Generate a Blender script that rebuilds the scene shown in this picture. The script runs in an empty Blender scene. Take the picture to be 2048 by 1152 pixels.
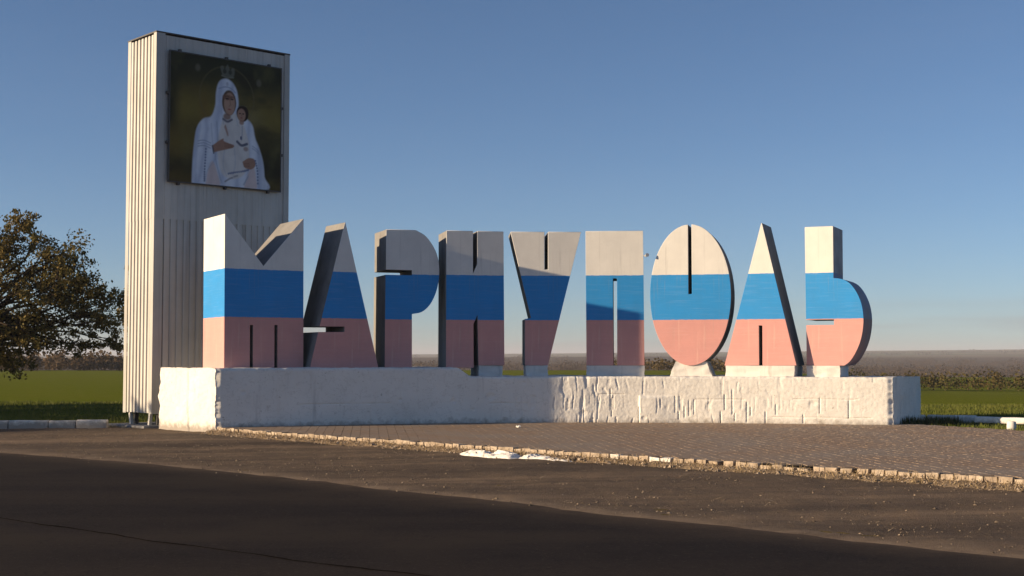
import bpy, bmesh, math, random
import numpy as np
from mathutils import Vector, Matrix
random.seed(7); RNG = np.random.default_rng(11)
SC = bpy.context.scene
COL = SC.collection
R = math.radians

# ------------------------------------------------------------------ camera
EYE = 1.6
cam_d = bpy.data.cameras.new('camera')
cam_d.sensor_width = 36.0
cam_d.lens = 2700.0 / 2048.0 * 36.0
cam_d.clip_start = 0.1
cam_d.clip_end = 20000.0
cam = bpy.data.objects.new('camera', cam_d)
cam.location = (0, 0, EYE)
cam.rotation_euler = (R(90 + 3.05), 0, 0)
COL.objects.link(cam)
SC.camera = cam

# ------------------------------------------------------------------ light
SUN_AZ = 14.5        # degrees the sun stands behind the picture plane, on the left
SUN_EL = 12.2
sun_to = Vector((-math.cos(R(SUN_AZ)) * math.cos(R(SUN_EL)),
                 -math.sin(R(SUN_AZ)) * math.cos(R(SUN_EL)), math.sin(R(SUN_EL))))
world = bpy.data.worlds.new('World')
SC.world = world
world.use_nodes = True
wn, wl = world.node_tree.nodes, world.node_tree.links
wn.clear()
sky = wn.new('ShaderNodeTexSky')
sky.sky_type = 'NISHITA'
sky.sun_disc = False
sky.sun_elevation = R(SUN_EL)
sky.sun_rotation = math.atan2(sun_to.x, sun_to.y)
sky.altitude = 100
sky.air_density = 0.66
sky.dust_density = 0.3
sky.ozone_density = 3.0
bg = wn.new('ShaderNodeBackground')
bg.inputs['Strength'].default_value = 0.072
# thin grey cloud veil lying low all round the horizon
tc = wn.new('ShaderNodeTexCoord')
sep = wn.new('ShaderNodeSeparateXYZ')
wl.new(tc.outputs['Generated'], sep.inputs[0])
mp = wn.new('ShaderNodeMapping')
mp.inputs['Scale'].default_value = (2.2, 2.2, 46.0)
mp.inputs['Location'].default_value = (1.7, 0.0, 0.35)
wl.new(tc.outputs['Generated'], mp.inputs[0])
nz = wn.new('ShaderNodeTexNoise')
nz.inputs['Scale'].default_value = 1.3
nz.inputs['Detail'].default_value = 5
wl.new(mp.outputs[0], nz.inputs['Vector'])
cr = wn.new('ShaderNodeMapRange')
cr.inputs['From Min'].default_value = 0.48
cr.inputs['From Max'].default_value = 0.68
wl.new(nz.outputs[0], cr.inputs['Value'])
band = wn.new('ShaderNodeMapRange')
band.interpolation_type = 'SMOOTHSTEP'
band.inputs['From Min'].default_value = 0.048
band.inputs['From Max'].default_value = 0.022
wl.new(sep.outputs['Z'], band.inputs['Value'])
mul = wn.new('ShaderNodeMath'); mul.operation = 'MULTIPLY'
wl.new(cr.outputs[0], mul.inputs[0]); wl.new(band.outputs[0], mul.inputs[1])
mul2 = wn.new('ShaderNodeMath'); mul2.operation = 'MULTIPLY'
mul2.inputs[1].default_value = 0.75
wl.new(mul.outputs[0], mul2.inputs[0])
mixc = wn.new('ShaderNodeMix'); mixc.data_type = 'RGBA'
mixc.inputs['B'].default_value = (2.75, 2.85, 2.95, 1)
wl.new(mul2.outputs[0], mixc.inputs['Factor'])
wl.new(sky.outputs[0], mixc.inputs['A'])
mp2 = wn.new('ShaderNodeMapping'); mp2.inputs['Scale'].default_value = (1.0, 1.0, 5.0)
wl.new(tc.outputs['Generated'], mp2.inputs[0])
nz2 = wn.new('ShaderNodeTexNoise'); nz2.inputs['Scale'].default_value = 2.6; nz2.inputs['Detail'].default_value = 6; nz2.inputs['Roughness'].default_value = .6
wl.new(mp2.outputs[0], nz2.inputs['Vector'])
cr2 = wn.new('ShaderNodeMapRange'); cr2.inputs['From Min'].default_value = .45; cr2.inputs['From Max'].default_value = .85; cr2.inputs['To Max'].default_value = .035
wl.new(nz2.outputs[0], cr2.inputs['Value'])
mix2 = wn.new('ShaderNodeMix'); mix2.data_type = 'RGBA'; mix2.inputs['B'].default_value = (4.3, 4.6, 5.0, 1)
wl.new(cr2.outputs[0], mix2.inputs['Factor']); wl.new(mixc.outputs['Result'], mix2.inputs['A'])
wl.new(mix2.outputs['Result'], bg.inputs['Color'])
wo = wn.new('ShaderNodeOutputWorld')
wl.new(bg.outputs[0], wo.inputs['Surface'])

sun_d = bpy.data.lights.new('sun', 'SUN')
sun_d.energy = 5.0
sun_d.angle = R(0.55)
sun_d.color = (1.0, 0.76, 0.49)
sun = bpy.data.objects.new('sun', sun_d)
sun.rotation_euler = sun_to.to_track_quat('Z', 'Y').to_euler()
sun.location = sun_to * 60
COL.objects.link(sun)
SC.view_settings.view_transform = 'Standard'
SC.view_settings.look = 'None'
SC.view_settings.exposure = 0.72
SC.view_settings.gamma = 1.0
SC.view_settings.use_curve_mapping = False

# ------------------------------------------------------------------ helpers
def smooth(a, b, x):
    t = np.clip((np.asarray(x, float) - a) / (b - a), 0, 1)
    return t * t * (3 - 2 * t)

_tab = np.random.default_rng(3).random(65536)
def _h(ix, iy, seed):
    k = (ix.astype(np.int64) * 73856093) ^ (iy.astype(np.int64) * 19349663) ^ (int(seed) * 83492791)
    return _tab[(k ^ (k >> 13)) & 65535]
def vnoise(x, y, seed=0):
    x = np.asarray(x, float); y = np.asarray(y, float)
    x, y = np.broadcast_arrays(x, y)
    ix, iy = np.floor(x), np.floor(y)
    fx, fy = x - ix, y - iy
    fx = fx * fx * (3 - 2 * fx); fy = fy * fy * (3 - 2 * fy)
    a, b = _h(ix, iy, seed), _h(ix + 1, iy, seed)
    c, d = _h(ix, iy + 1, seed), _h(ix + 1, iy + 1, seed)
    return (a + (b - a) * fx) * (1 - fy) + (c + (d - c) * fx) * fy
def fbm(x, y, seed=0, oct=4):
    s, amp, tot = 0, 1.0, 0
    for o in range(oct):
        s = s + amp * vnoise(np.asarray(x) * 2 ** o + 17 * o, np.asarray(y) * 2 ** o - 9 * o, seed + o)
        tot += amp; amp *= .5
    return s / tot

def empty(name, loc=(0, 0, 0), rz=0.0):
    o = bpy.data.objects.new(name, None)
    o.empty_display_size = 0.3
    o.location = loc; o.rotation_euler = (0, 0, rz)
    COL.objects.link(o)
    return o
def tag(o, label=None, cat=None, group=None, kind=None):
    if label: o['label'] = label
    if cat: o['category'] = cat
    if group: o['group'] = group
    if kind: o['kind'] = kind
    return o
def link_mesh(name, me, parent=None, loc=None, rz=None):
    o = bpy.data.objects.new(name, me)
    COL.objects.link(o)
    if parent is not None: o.parent = parent
    if loc is not None: o.location = loc
    if rz is not None: o.rotation_euler = (0, 0, rz)
    return o
class MB:
    def __init__(s): s.v = []; s.f = []; s.m = []
    def add(s, vs, fs, mi=0):
        b = len(s.v)
        s.v += [tuple(v) for v in vs]
        for f in fs:
            s.f.append(tuple(i + b for i in f)); s.m.append(mi)
        return s
    def box(s, x0, x1, y0, y1, z0, z1, mi=0):
        return s.add([(x0,y0,z0),(x1,y0,z0),(x1,y1,z0),(x0,y1,z0),(x0,y0,z1),(x1,y0,z1),(x1,y1,z1),(x0,y1,z1)],
                     [(3,2,1,0),(4,5,6,7),(0,1,5,4),(1,2,6,5),(2,3,7,6),(3,0,4,7)], mi)
    def tube(s, pts, rads, n=7, mi=0, cap=True):
        rings = []; up = Vector((0.13, 0.21, 1)).normalized(); base = len(s.v)
        P = [Vector(p) for p in pts]
        for i, p in enumerate(P):
            d = (P[min(i + 1, len(P) - 1)] - P[max(i - 1, 0)]).normalized()
            a = d.cross(up)
            if a.length < 1e-3: a = d.cross(Vector((1, 0, 0)))
            a.normalize(); b = d.cross(a)
            for k in range(n):
                t = 2 * math.pi * k / n
                s.v.append(tuple(p + (a * math.cos(t) + b * math.sin(t)) * rads[i]))
        for i in range(len(P) - 1):
            for k in range(n):
                k2 = (k + 1) % n
                s.f.append((base + i*n + k2, base + i*n + k, base + (i+1)*n + k, base + (i+1)*n + k2)); s.m.append(mi)
        if cap:
            s.f.append(tuple(base + k for k in range(n))); s.m.append(mi)
            s.f.append(tuple(base + (len(P)-1)*n + k for k in reversed(range(n)))); s.m.append(mi)
        return s
    def mesh(s, name, mats, smooth_angle=None):
        me = bpy.data.meshes.new(name)
        me.from_pydata(s.v, [], s.f)
        for m in (mats if isinstance(mats, (list, tuple)) else [mats]): me.materials.append(m)
        me.polygons.foreach_set('material_index', s.m)
        if smooth_angle is not None:
            me.shade_smooth(); me.set_sharp_from_angle(angle=R(smooth_angle))
        me.update()
        return me
    def build(s, name, mats, parent=None, loc=None, rz=None, smooth_angle=None, bevel=0):
        o = link_mesh(name, s.mesh(name, mats, smooth_angle), parent, loc, rz)
        if bevel:
            b = o.modifiers.new('bevel', 'BEVEL'); b.width = bevel; b.segments = 2; b.limit_method = 'ANGLE'; b.angle_limit = R(40)
        return o
def np_mesh(name, verts, faces, mats, mi=None, sm=False):
    """verts (n,3), faces (m,k) arrays"""
    me = bpy.data.meshes.new(name)
    verts = np.asarray(verts, np.float32); faces = np.asarray(faces, np.int32)
    n, k = faces.shape
    me.vertices.add(len(verts)); me.vertices.foreach_set('co', verts.ravel())
    me.loops.add(n * k); me.loops.foreach_set('vertex_index', faces.ravel())
    me.polygons.add(n); me.polygons.foreach_set('loop_start', np.arange(0, n * k, k, dtype=np.int32))
    try: me.polygons.foreach_set('loop_total', np.full(n, k, np.int32))
    except Exception: pass
    for m in (mats if isinstance(mats, (list, tuple)) else [mats]): me.materials.append(m)
    if mi is not None: me.polygons.foreach_set('material_index', np.asarray(mi, np.int32))
    me.update(calc_edges=True)
    if sm: me.shade_smooth()
    else: me.shade_flat()
    return me
def grid_faces(nu, nv):
    i = np.arange(nu - 1)[:, None] * nv + np.arange(nv - 1)[None, :]
    return np.stack([i, i + nv, i + nv + 1, i + 1], -1).reshape(-1, 4)

# ------------------------------------------------------------------ materials
class NT:
    def __init__(s, name, rough=0.8, spec=0.3):
        s.mat = bpy.data.materials.new(name); s.mat.use_nodes = True
        s.n = s.mat.node_tree.nodes; s.l = s.mat.node_tree.links
        s.b = s.n['Principled BSDF']
        s.b.inputs['Roughness'].default_value = rough
        s.b.inputs['Specular IOR Level'].default_value = spec
        s._tc = None
    def coord(s, which='Object'):
        if s._tc is None: s._tc = s.n.new('ShaderNodeTexCoord')
        return s._tc.outputs[which]
    def pos(s):
        return s.n.new('ShaderNodeNewGeometry').outputs['Position']
    def noise(s, vec, scale, detail=4, rough=.55, sc3=None, rot=None):
        if sc3 or rot:
            m = s.n.new('ShaderNodeMapping')
            if sc3: m.inputs['Scale'].default_value = sc3
            if rot: m.inputs['Rotation'].default_value = rot
            s.l.new(vec, m.inputs[0]); vec = m.outputs[0]
        n = s.n.new('ShaderNodeTexNoise')
        n.inputs['Scale'].default_value = scale; n.inputs['Detail'].default_value = detail
        n.inputs['Roughness'].default_value = rough
        s.l.new(vec, n.inputs['Vector'])
        return n.outputs[0]
    def rng(s, val, a, b, c=0., d=1., smooth_=False):
        m = s.n.new('ShaderNodeMapRange')
        if smooth_: m.interpolation_type = 'SMOOTHSTEP'
        for k, x in zip(('From Min', 'From Max', 'To Min', 'To Max'), (a, b, c, d)): m.inputs[k].default_value = x
        s.l.new(val, m.inputs['Value'])
        return m.outputs[0]
    def math(s, op, a, b=None):
        m = s.n.new('ShaderNodeMath'); m.operation = op
        for i, x in enumerate((a, b)):
            if x is None: continue
            if isinstance(x, (int, float)): m.inputs[i].default_value = x
            else: s.l.new(x, m.inputs[i])
        return m.outputs[0]
    def mix(s, f, a, b, mode='MIX'):
        m = s.n.new('ShaderNodeMix'); m.data_type = 'RGBA'; m.blend_type = mode
        for key, x in (('Factor', f), ('A', a), ('B', b)):
            if isinstance(x, (int, float)): m.inputs[key].default_value = x
            elif isinstance(x, (tuple, list)): m.inputs[key].default_value = (*x[:3], 1)
            else: s.l.new(x, m.inputs[key])
        return m.outputs['Result']
    def sepz(s, vec, ax='Z'):
        q = s.n.new('ShaderNodeSeparateXYZ'); s.l.new(vec, q.inputs[0]); return q.outputs[ax]
    def col(s, c):
        if isinstance(c, (tuple, list)): s.b.inputs['Base Color'].default_value = (*c[:3], 1)
        else: s.l.new(c, s.b.inputs['Base Color'])
        return s
    def bump(s, h, strength=.3, dist=.02):
        b = s.n.new('ShaderNodeBump'); b.inputs['Strength'].default_value = strength; b.inputs['Distance'].default_value = dist
        s.l.new(h, b.inputs['Height']); s.l.new(b.outputs[0], s.b.inputs['Normal'])
        return s
    def rand(s):
        return s.n.new('ShaderNodeObjectInfo').outputs['Random']

def simple(name, c1, c2, scale, rough=.85, spec=.25, bump=.0, bscale=None, dist=.01, detail=5, world_=False):
    t = NT(name, rough, spec)
    v = t.pos() if world_ else t.coord('Object')
    n = t.noise(v, scale, detail)
    t.col(t.mix(t.rng(n, .3, .7), c1, c2))
    if bump: t.bump(t.noise(v, bscale or scale * 6, 5), bump, dist)
    return t.mat

BAND1, BAND2, BLOCK_Z = 3.81, 2.64, 1.18      # heights where the painted bands meet

def mat_paint(name, banded=True):
    t = NT(name, .62, .3)
    v = t.coord('Object')
    z = t.sepz(v)
    wob = t.rng(t.noise(v, 7, 4), .3, .7, -.006, .006)
    z = t.math('ADD', z, wob)
    mott = t.noise(v, 1.6, 6, .6)
    drip = t.noise(v, 1.0, 5, .6, sc3=(9, 9, .55))
    white = t.mix(t.rng(mott, .3, .75), (.76, .745, .705), (.64, .63, .60))
    white = t.mix(t.rng(drip, .60, .80), white, (.50, .49, .47))
    blue = t.mix(t.rng(mott, .3, .75), (.022, .270, .66), (.026, .24, .57))
    pink = t.mix(t.rng(mott, .35, .7), (.66, .325, .295), (.58, .29, .268))
    pink = t.mix(t.rng(drip, .58, .82), pink, (.70, .42, .36))
    c = t.mix(t.math('GREATER_THAN', z, BAND2 - BLOCK_Z), pink, blue)
    c = t.mix(t.math('GREATER_THAN', z, BAND1 - BLOCK_Z), c, white)
    # small chips of bare cement
    chip = t.noise(v, 26, 3, .7)
    big = t.noise(v, 2.1, 3)
    c = t.mix(t.math('MULTIPLY', t.rng(chip, .70, .73), t.rng(big, .5, .62)), c, (.36, .34, .32))
    streak = t.noise(v, 1.0, 4, .6, sc3=(22, 22, .5)); blot = t.noise(v, .9, 3, .5)
    c = t.mix(t.math('MULTIPLY', t.rng(streak, .55, .75, 0, .38), t.rng(blot, .47, .62)), c, (.34, .31, .28))
    brush = t.noise(v, 1.0, 4, .7, sc3=(1.2, 1.2, 34))
    c = t.mix(t.rng(brush, .5, .75, 0, .06), c, (.95, .93, .9))
    t.col(c)
    t.bump(t.noise(v, 38, 5, .65), .25, .006)
    return t.mat
M_PAINT = mat_paint('banded_paint')
def mat_cement(name, base, dark, warm=False):
    t = NT(name, .85, .2)
    v = t.coord('Object')
    n = t.noise(v, 2.2, 6, .62)
    d = t.noise(v, 1.0, 5, .6, sc3=(6, 6, .4))
    c = t.mix(t.rng(n, .3, .7), base, dark)
    c = t.mix(t.rng(d, .55, .8), c, tuple(x * .7 for x in dark))
    t.col(c); t.bump(t.noise(v, 30, 6, .65), .35, .008)
    return t.mat
M_CEMENT = mat_cement('grey_cement_render', (.27, .265, .26), (.20, .195, .195))
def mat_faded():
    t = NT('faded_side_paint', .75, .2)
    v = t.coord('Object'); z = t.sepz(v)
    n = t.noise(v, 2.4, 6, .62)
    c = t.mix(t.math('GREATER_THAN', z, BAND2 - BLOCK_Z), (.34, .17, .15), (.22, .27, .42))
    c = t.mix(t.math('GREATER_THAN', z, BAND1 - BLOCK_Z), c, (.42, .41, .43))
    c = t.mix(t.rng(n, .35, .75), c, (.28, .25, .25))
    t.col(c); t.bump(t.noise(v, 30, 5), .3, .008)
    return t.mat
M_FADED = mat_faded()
def mat_whitewash():
    t = NT('whitewashed_concrete', .85, .2)
    v = t.pos()
    n1 = t.noise(v, .9, 6, .6); n2 = t.noise(v, 5.5, 6, .65); n3 = t.noise(v, 1, 5, .6, sc3=(5, 5, .5))
    c = t.mix(t.rng(n1, .3, .72), (.80, .775, .73), (.70, .68, .64))
    c = t.mix(t.rng(n2, .60, .78), c, (.58, .55, .51))
    c = t.mix(t.rng(n3, .60, .80), c, (.55, .53, .50))
    # splashed dirt along the foot and scuffs showing concrete
    z = t.sepz(v)
    foot = t.math('ADD', z, t.rng(n2, .3, .7, -.10, .10))
    c = t.mix(t.math('MULTIPLY', t.rng(foot, .12, -.05), .75), c, (.22, .18, .145))
    chip = t.noise(v, 9, 5, .7)
    c = t.mix(t.rng(chip, .66, .70), c, (.36, .33, .29))
    hair = t.noise(v, 2.4, 6, .62, sc3=(1, 1, 1.6))
    c = t.mix(t.rng(t.math('ABSOLUTE', t.math('SUBTRACT', hair, .5)), .006, .002, 0, .5), c, (.36, .32, .27))
    rust = t.noise(v, 1.0, 4, .6, sc3=(3.2, 3.2, .35))
    c = t.mix(t.rng(rust, .64, .80, 0, .4), c, (.54, .46, .36))
    t.col(c); t.bump(t.noise(v, 45, 6, .7), .35, .008)
    return t.mat
M_WASH = mat_whitewash()
M_BLOCK = mat_cement('whitewashed_block', (.74, .72, .68), (.60, .58, .55))

def mat_sheet(name, c1, c2, metal=.25, rough=.42):
    t = NT(name, rough, .15)
    v = t.coord('Object')
    n = t.noise(v, 1.1, 6, .6); d = t.noise(v, 1, 5, .6, sc3=(7, 7, .25))
    c = t.mix(t.rng(n, .3, .7), c1, c2)
    c = t.mix(t.rng(d, .52, .8), c, tuple(x * .72 for x in c2))
    t.col(c); t.b.inputs['Metallic'].default_value = metal
    t.l.new(t.rng(n, .3, .7, rough - .06, rough + .12), t.b.inputs['Roughness'])
    return t.mat
M_SHEET = mat_sheet('galvanised_corrugated_sheet', (.57, .55, .52), (.47, .455, .43), .1, .55)
M_TRIM = mat_sheet('folded_metal_trim', (.50, .485, .46), (.42, .41, .39), .1, .5)
M_STEEL = simple('dark_steel', (.09, .085, .08), (.05, .045, .045), 6, .55, .4)
M_RUST = simple('rusty_steel', (.12, .07, .045), (.07, .05, .04), 9, .8, .2, .3)

# ------------------------------------------------------------------ terrain
def terr(x, y):
    x = np.asarray(x, float); y = np.asarray(y, float)
    yy = np.maximum(y, 1.0)
    u = x / yy
    w = smooth(.12, .32, u)
    h = -.22 - 1.5 * w * smooth(45, 150, y)
    h = h - 6.0 * smooth(210, 700, y)
    h = h + 12.0 * smooth(650, 2000, y) + 15.5 * smooth(1900, 4600, y)
    big = smooth(300, 900, y)
    h = h + big * (3.0 * (fbm(x / 420, y / 420, 5) - .5) + 12 * smooth(1500, 4000, y) * (fbm(x / 1100, y / 1500, 9, 3) - .5))
    h = h + 13.0 * smooth(1200, 4000, y) * np.clip(u * 2.6, -.5, 1)
    near = smooth(34, 44, y)
    h = h + near * .10 * (fbm(x / 4, y / 4, 21) - .5)
    return h
def build_terrain():
    ang = np.concatenate([np.linspace(-math.pi, -.62, 34)[:-1], np.linspace(-.62, .62, 170), np.linspace(.62, math.pi, 34)[1:]])
    rad = np.concatenate([[.5, 4, 10, 18, 24], np.linspace(28, 110, 70), np.geomspace(114, 9000, 130)])
    A, Q = np.meshgrid(ang, rad, indexing='ij')
    X, Y = np.sin(A) * Q, np.cos(A) * Q
    Z = terr(X, Y)
    V = np.stack([X, Y, Z], -1).reshape(-1, 3)
    t = NT('field_and_hills', 1.0, .0)
    p = t.pos(); y = t.sepz(p, 'Y'); x = t.sepz(p, 'X')
    n1 = t.noise(p, .05, 5); n2 = t.noise(p, 1.7, 5, .65); n3 = t.noise(p, 14, 4, .7)
    g = t.mix(t.rng(n2, .3, .7), (.128, .162, .014), (.160, .170, .026))
    g = t.mix(t.rng(n3, .5, .8), g, (.085, .10, .012))
    row = t.noise(p, .6, 3, .6, sc3=(.05, 1, 1))
    g = t.mix(t.rng(row, .5, .7, 0, .5), g, (.175, .16, .035))
    far1 = t.mix(t.rng(n1, .35, .65), (.115, .085, .062), (.085, .068, .055))       # bare scrub
    nf = t.noise(p, .0032, 3, .5, sc3=(.55, 1, 1))
    strip = t.noise(p, .004, 2, .5, sc3=(.25, 1.3, 1))
    far2 = t.mix(t.rng(strip, .46, .50), (.17, .105, .075), (.085, .105, .045))       # ploughed and winter crop strips
    far2 = t.mix(t.rng(nf, .56, .60), far2, (.22, .165, .11))
    yw = t.math('ADD', y, t.rng(n1, .3, .7, -60, 60))
    c = t.mix(t.rng(yw, 520, 600), g, far1)
    c = t.mix(t.rng(yw, 1750, 1850), c, far2)
    # dry strawy margin between the crop and the kerbs
    marg = t.math('ADD', y, t.rng(n2, .3, .7, -1.6, 1.6))
    c = t.mix(t.rng(marg, 37.8, 36.2), c, t.mix(t.rng(n3, .35, .65), (.20, .145, .075), (.10, .085, .04)))
    t.col(c); t.bump(n3, .8, .06)
    me = np_mesh('ground', V, grid_faces(len(ang), len(rad))[:, ::-1], t.mat, sm=True)
    o = link_mesh('ground', me); tag(o, kind='structure')
    return o
ground = build_terrain()

# ------------------------------------------------------------------ road, shoulder, paving
ROAD_EDGE = [(-60, 60), (-34, 43.5), (-20, 33.4), (-9.97, 26.4), (-4.92, 22.14), (-1.46, 18.6), (1.14, 15.85), (3.05, 14.0), (4.70, 12.34), (10, 7.4), (20, -1.0), (60, -32)]
def on_line(pts, n_per=.25):
    """resampled Catmull-Rom polyline"""
    P = [np.array(p, float) for p in pts]
    P = [2 * P[0] - P[1]] + P + [2 * P[-1] - P[-2]]
    out = []
    for i in range(1, len(P) - 2):
        a, b, c, d = P[i-1], P[i], P[i+1], P[i+2]
        n = max(2, int(np.linalg.norm(c - b) / n_per))
        for k in range(n):
            t = k / n
            out.append(.5 * ((2*b) + (-a + c)*t + (2*a - 5*b + 4*c - d)*t*t + (-a + 3*b - 3*c + d)*t**3))
    out.append(P[-2])
    return np.array(out)
RE = on_line(ROAD_EDGE)
def road_signed(x, y):
    """distance beyond the road's edge, positive on the verge side (approximate, by x interpolation)"""
    ye = np.interp(x, RE[:, 0], RE[:, 1])
    return (y - ye) * .78

def mat_road():
    t = NT('worn_asphalt', .95, .06)
    p = t.pos()
    ROT = (0, 0, R(38))
    tr = t.noise(p, .75, 4, .55, sc3=(.035, 1, 1), rot=ROT)
    n = t.noise(p, 3.5, 6, .65); f = t.noise(p, 26, 5, .8)
    c = t.mix(t.rng(n, .3, .7), (.0185, .0152, .0148), (.025, .0205, .0190))
    c = t.mix(t.rng(tr, .44, .66), c, (.036, .028, .023))
    c = t.mix(t.rng(f, .56, .66), c, (.062, .050, .041))
    c = t.mix(t.rng(f, .38, .30), c, (.013, .011, .011))
    patch = t.noise(p, .28, 3, .5)
    c = t.mix(t.rng(patch, .50, .62, 0, .85), c, (.038, .030, .024))
    crack = t.noise(p, .9, 5, .6)
    c = t.mix(t.rng(t.math('ABSOLUTE', t.math('SUBTRACT', crack, .5)), .006, .0, 0, .8), c, (.014, .013, .013))
    at = t.n.new('ShaderNodeAttribute'); at.attribute_name = 'dust'
    drift = t.noise(p, 1.6, 6, .7)
    df = t.math('MULTIPLY', at.outputs['Fac'], t.rng(drift, .25, .60, .2, 1.0))
    c = t.mix(df, c, (.10, .074, .053))
    t.col(c); t.bump(t.noise(p, 60, 5, .75), .6, .012)
    return t.mat
def build_road():
    off = 15.5
    n = len(RE)
    d = np.gradient(RE, axis=0); d /= np.linalg.norm(d, axis=1)[:, None]
    nr = np.stack([d[:, 1], -d[:, 0]], 1)       # to the camera's side
    rows = []
    s = np.arange(n) * .25
    wob = .13 * (fbm(s / 1.1, 0 * s, 31) - .5) * 2 + .06 * (fbm(s / .22, 0 * s, 33) - .5) * 2
    for q, zz in ((0, -.205), (.06, -.190), (.22, -.187), (.5, -.184), (1.1, -.180), (4, -.16), (off, -.17), (off + .1, -.24)):
        pt = RE + nr * (q + (wob if q < .2 else 0))[:, None] if q < .2 else RE + nr * q
        rows.append(np.concatenate([pt, np.full((n, 1), zz)], 1))
    V = np.stack(rows, 1).reshape(-1, 3)
    me = np_mesh('road', V, grid_faces(n, len(rows))[:, ::-1], mat_road())
    ad = me.attributes.new('dust', 'FLOAT', 'POINT')
    ad.data.foreach_set('value', np.tile(np.array([1, 1, .72, .35, 0, 0, 0, 0], np.float32)[:len(rows)], n))
    o = link_mesh('road', me); tag(o, kind='structure')
    # bitumen seams poured along old joints
    seam_m = simple('bitumen_seam', (.014, .012, .012), (.019, .016, .015), 8, 1.0, .0, world_=True)
    for pts, w in (([(-9.5, 18.2), (-7.2, 16.4), (-5.4, 14.9), (-3.2, 13.0), (-.9, 11.25), (1.5, 9.6)], .02),):
        L = on_line(pts, .06); d = np.gradient(L, axis=0); d /= np.linalg.norm(d, axis=1)[:, None]; q = np.stack([d[:, 1], -d[:, 0]], 1)
        sv = np.arange(len(L)) * .06
        L = L + q * (.10 * (fbm(sv / .7, sv * 0, 35) - .5) + .03 * (fbm(sv / .15, sv * 0, 37) - .5))[:, None]
        hw = (w * (.25 + 1.3 * fbm(sv / .5, sv * 0, 39)))[:, None]
        z = np.interp(road_signed(L[:, 0], L[:, 1]) * -1, [0, .06, .5, 4, 15.5], [-.205, -.19, -.184, -.16, -.17]) + .006
        V2 = np.stack([np.column_stack([L - q * hw, z]), np.column_stack([L + q * hw, z])], 1).reshape(-1, 3)
        link_mesh('bitumen_seam', np_mesh('bitumen_seam', V2, grid_faces(len(L), 2)[:, ::-1], seam_m), o)
build_road()

KERB = [(-7.05, 32.2), (-4.59, 29.33), (-1.18, 25.85), (1.5, 23.11), (4.61, 20.32), (6.89, 18.28), (10.5, 15.2), (15.0, 11.6)]
KL = on_line(KERB, .05)
def mat_shoulder():
    t = NT('dusty_gravel_shoulder', .95, .15)
    p = t.pos()
    ROT = (0, 0, R(39))
    tr = t.noise(p, .9, 5, .6, sc3=(.07, 1, 1), rot=ROT)
    n = t.noise(p, 2.2, 6, .65); f = t.noise(p, 34, 4, .75); s = t.noise(p, 95, 2, .6)
    c = t.mix(t.rng(n, .3, .7), (.150, .108, .074), (.105, .078, .056))
    c = t.mix(t.rng(tr, .50, .66), c, (.070, .052, .039))
    c = t.mix(t.rng(tr, .47, .36), c, (.21, .15, .10))
    c = t.mix(t.rng(f, .56, .72), c, (.20, .155, .11))
    c = t.mix(t.rng(f, .42, .30), c, (.035, .028, .023))
    c = t.mix(t.rng(s, .64, .70), c, (.30, .25, .19))
    at = t.n.new('ShaderNodeAttribute'); at.attribute_name = 'dust'
    c = t.mix(t.math('MULTIPLY', at.outputs['Fac'], t.rng(n, .30, .62)), c, (.24, .18, .125))
    t.col(c); t.bump(t.math('ADD', t.noise(p, 18, 6, .8), t.math('MULTIPLY', s, .5)), .8, .03)
    return t.mat
M_SHOULDER = mat_shoulder()
def build_shoulder():
    st = .1
    xs = np.arange(-30, 15.01, st); ys = np.arange(5, 37.01, st)
    X, Y = np.meshgrid(xs, ys, indexing='ij')
    rd = road_signed(X, Y)
    relief = .045 * (fbm(X / .9, Y / .9, 41) - .5) + .03 * (fbm(X / .22, Y / .22, 47) - .5)
    Z = -.205 + relief * smooth(.15, .7, rd) - .02 * smooth(.4, -.2, rd)
    Z = Z + .075 * smooth(1.2, 5.5, rd)          # ground rises slowly toward the monument
    # mask
    yk = np.interp(X, KL[:, 0], KL[:, 1])
    back = np.where(X < -6.9, 34.35 + .22 * (fbm(X / .8, Y * 0, 51) - .5) * 2, yk + .35)
    back = np.where((X < -6.9) & (X > -10.3), 35.3, back)
    keep = (rd > -.45) & (Y < back)
    F = grid_faces(len(xs), len(ys))[:, ::-1]
    kf = keep.reshape(-1)[F].all(1)
    F = F[kf]
    used = np.unique(F); remap = -np.ones(X.size, int); remap[used] = np.arange(len(used))
    V = np.stack([X, Y, Z], -1).reshape(-1, 3)[used]
    me = np_mesh('road_shoulder', V, remap[F], M_SHOULDER, sm=True)
    ad = me.attributes.new('dust', 'FLOAT', 'POINT')
    ad.data.foreach_set('value', np.exp(-((rd - .15) / .42) ** 2).reshape(-1)[used].astype(np.float32))
    o = link_mesh('road_shoulder', me); tag(o, kind='structure')
    return
build_shoulder()
def sh_z(x, y):
    return -.205 + .075 * float(smooth(1.2, 5.5, road_signed(x, y)))

# wall front line (plan) -------------------------------------------------
WALL_FRONT = [(-6.98, 31.96), (-6.0, 32.5), (-4.05, 33.42), (-1.6, 34.2), (1.0, 34.57), (3.2, 34.55), (6.05, 34.12), (9.35, 33.3)]
WF = on_line(WALL_FRONT, .03)

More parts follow.
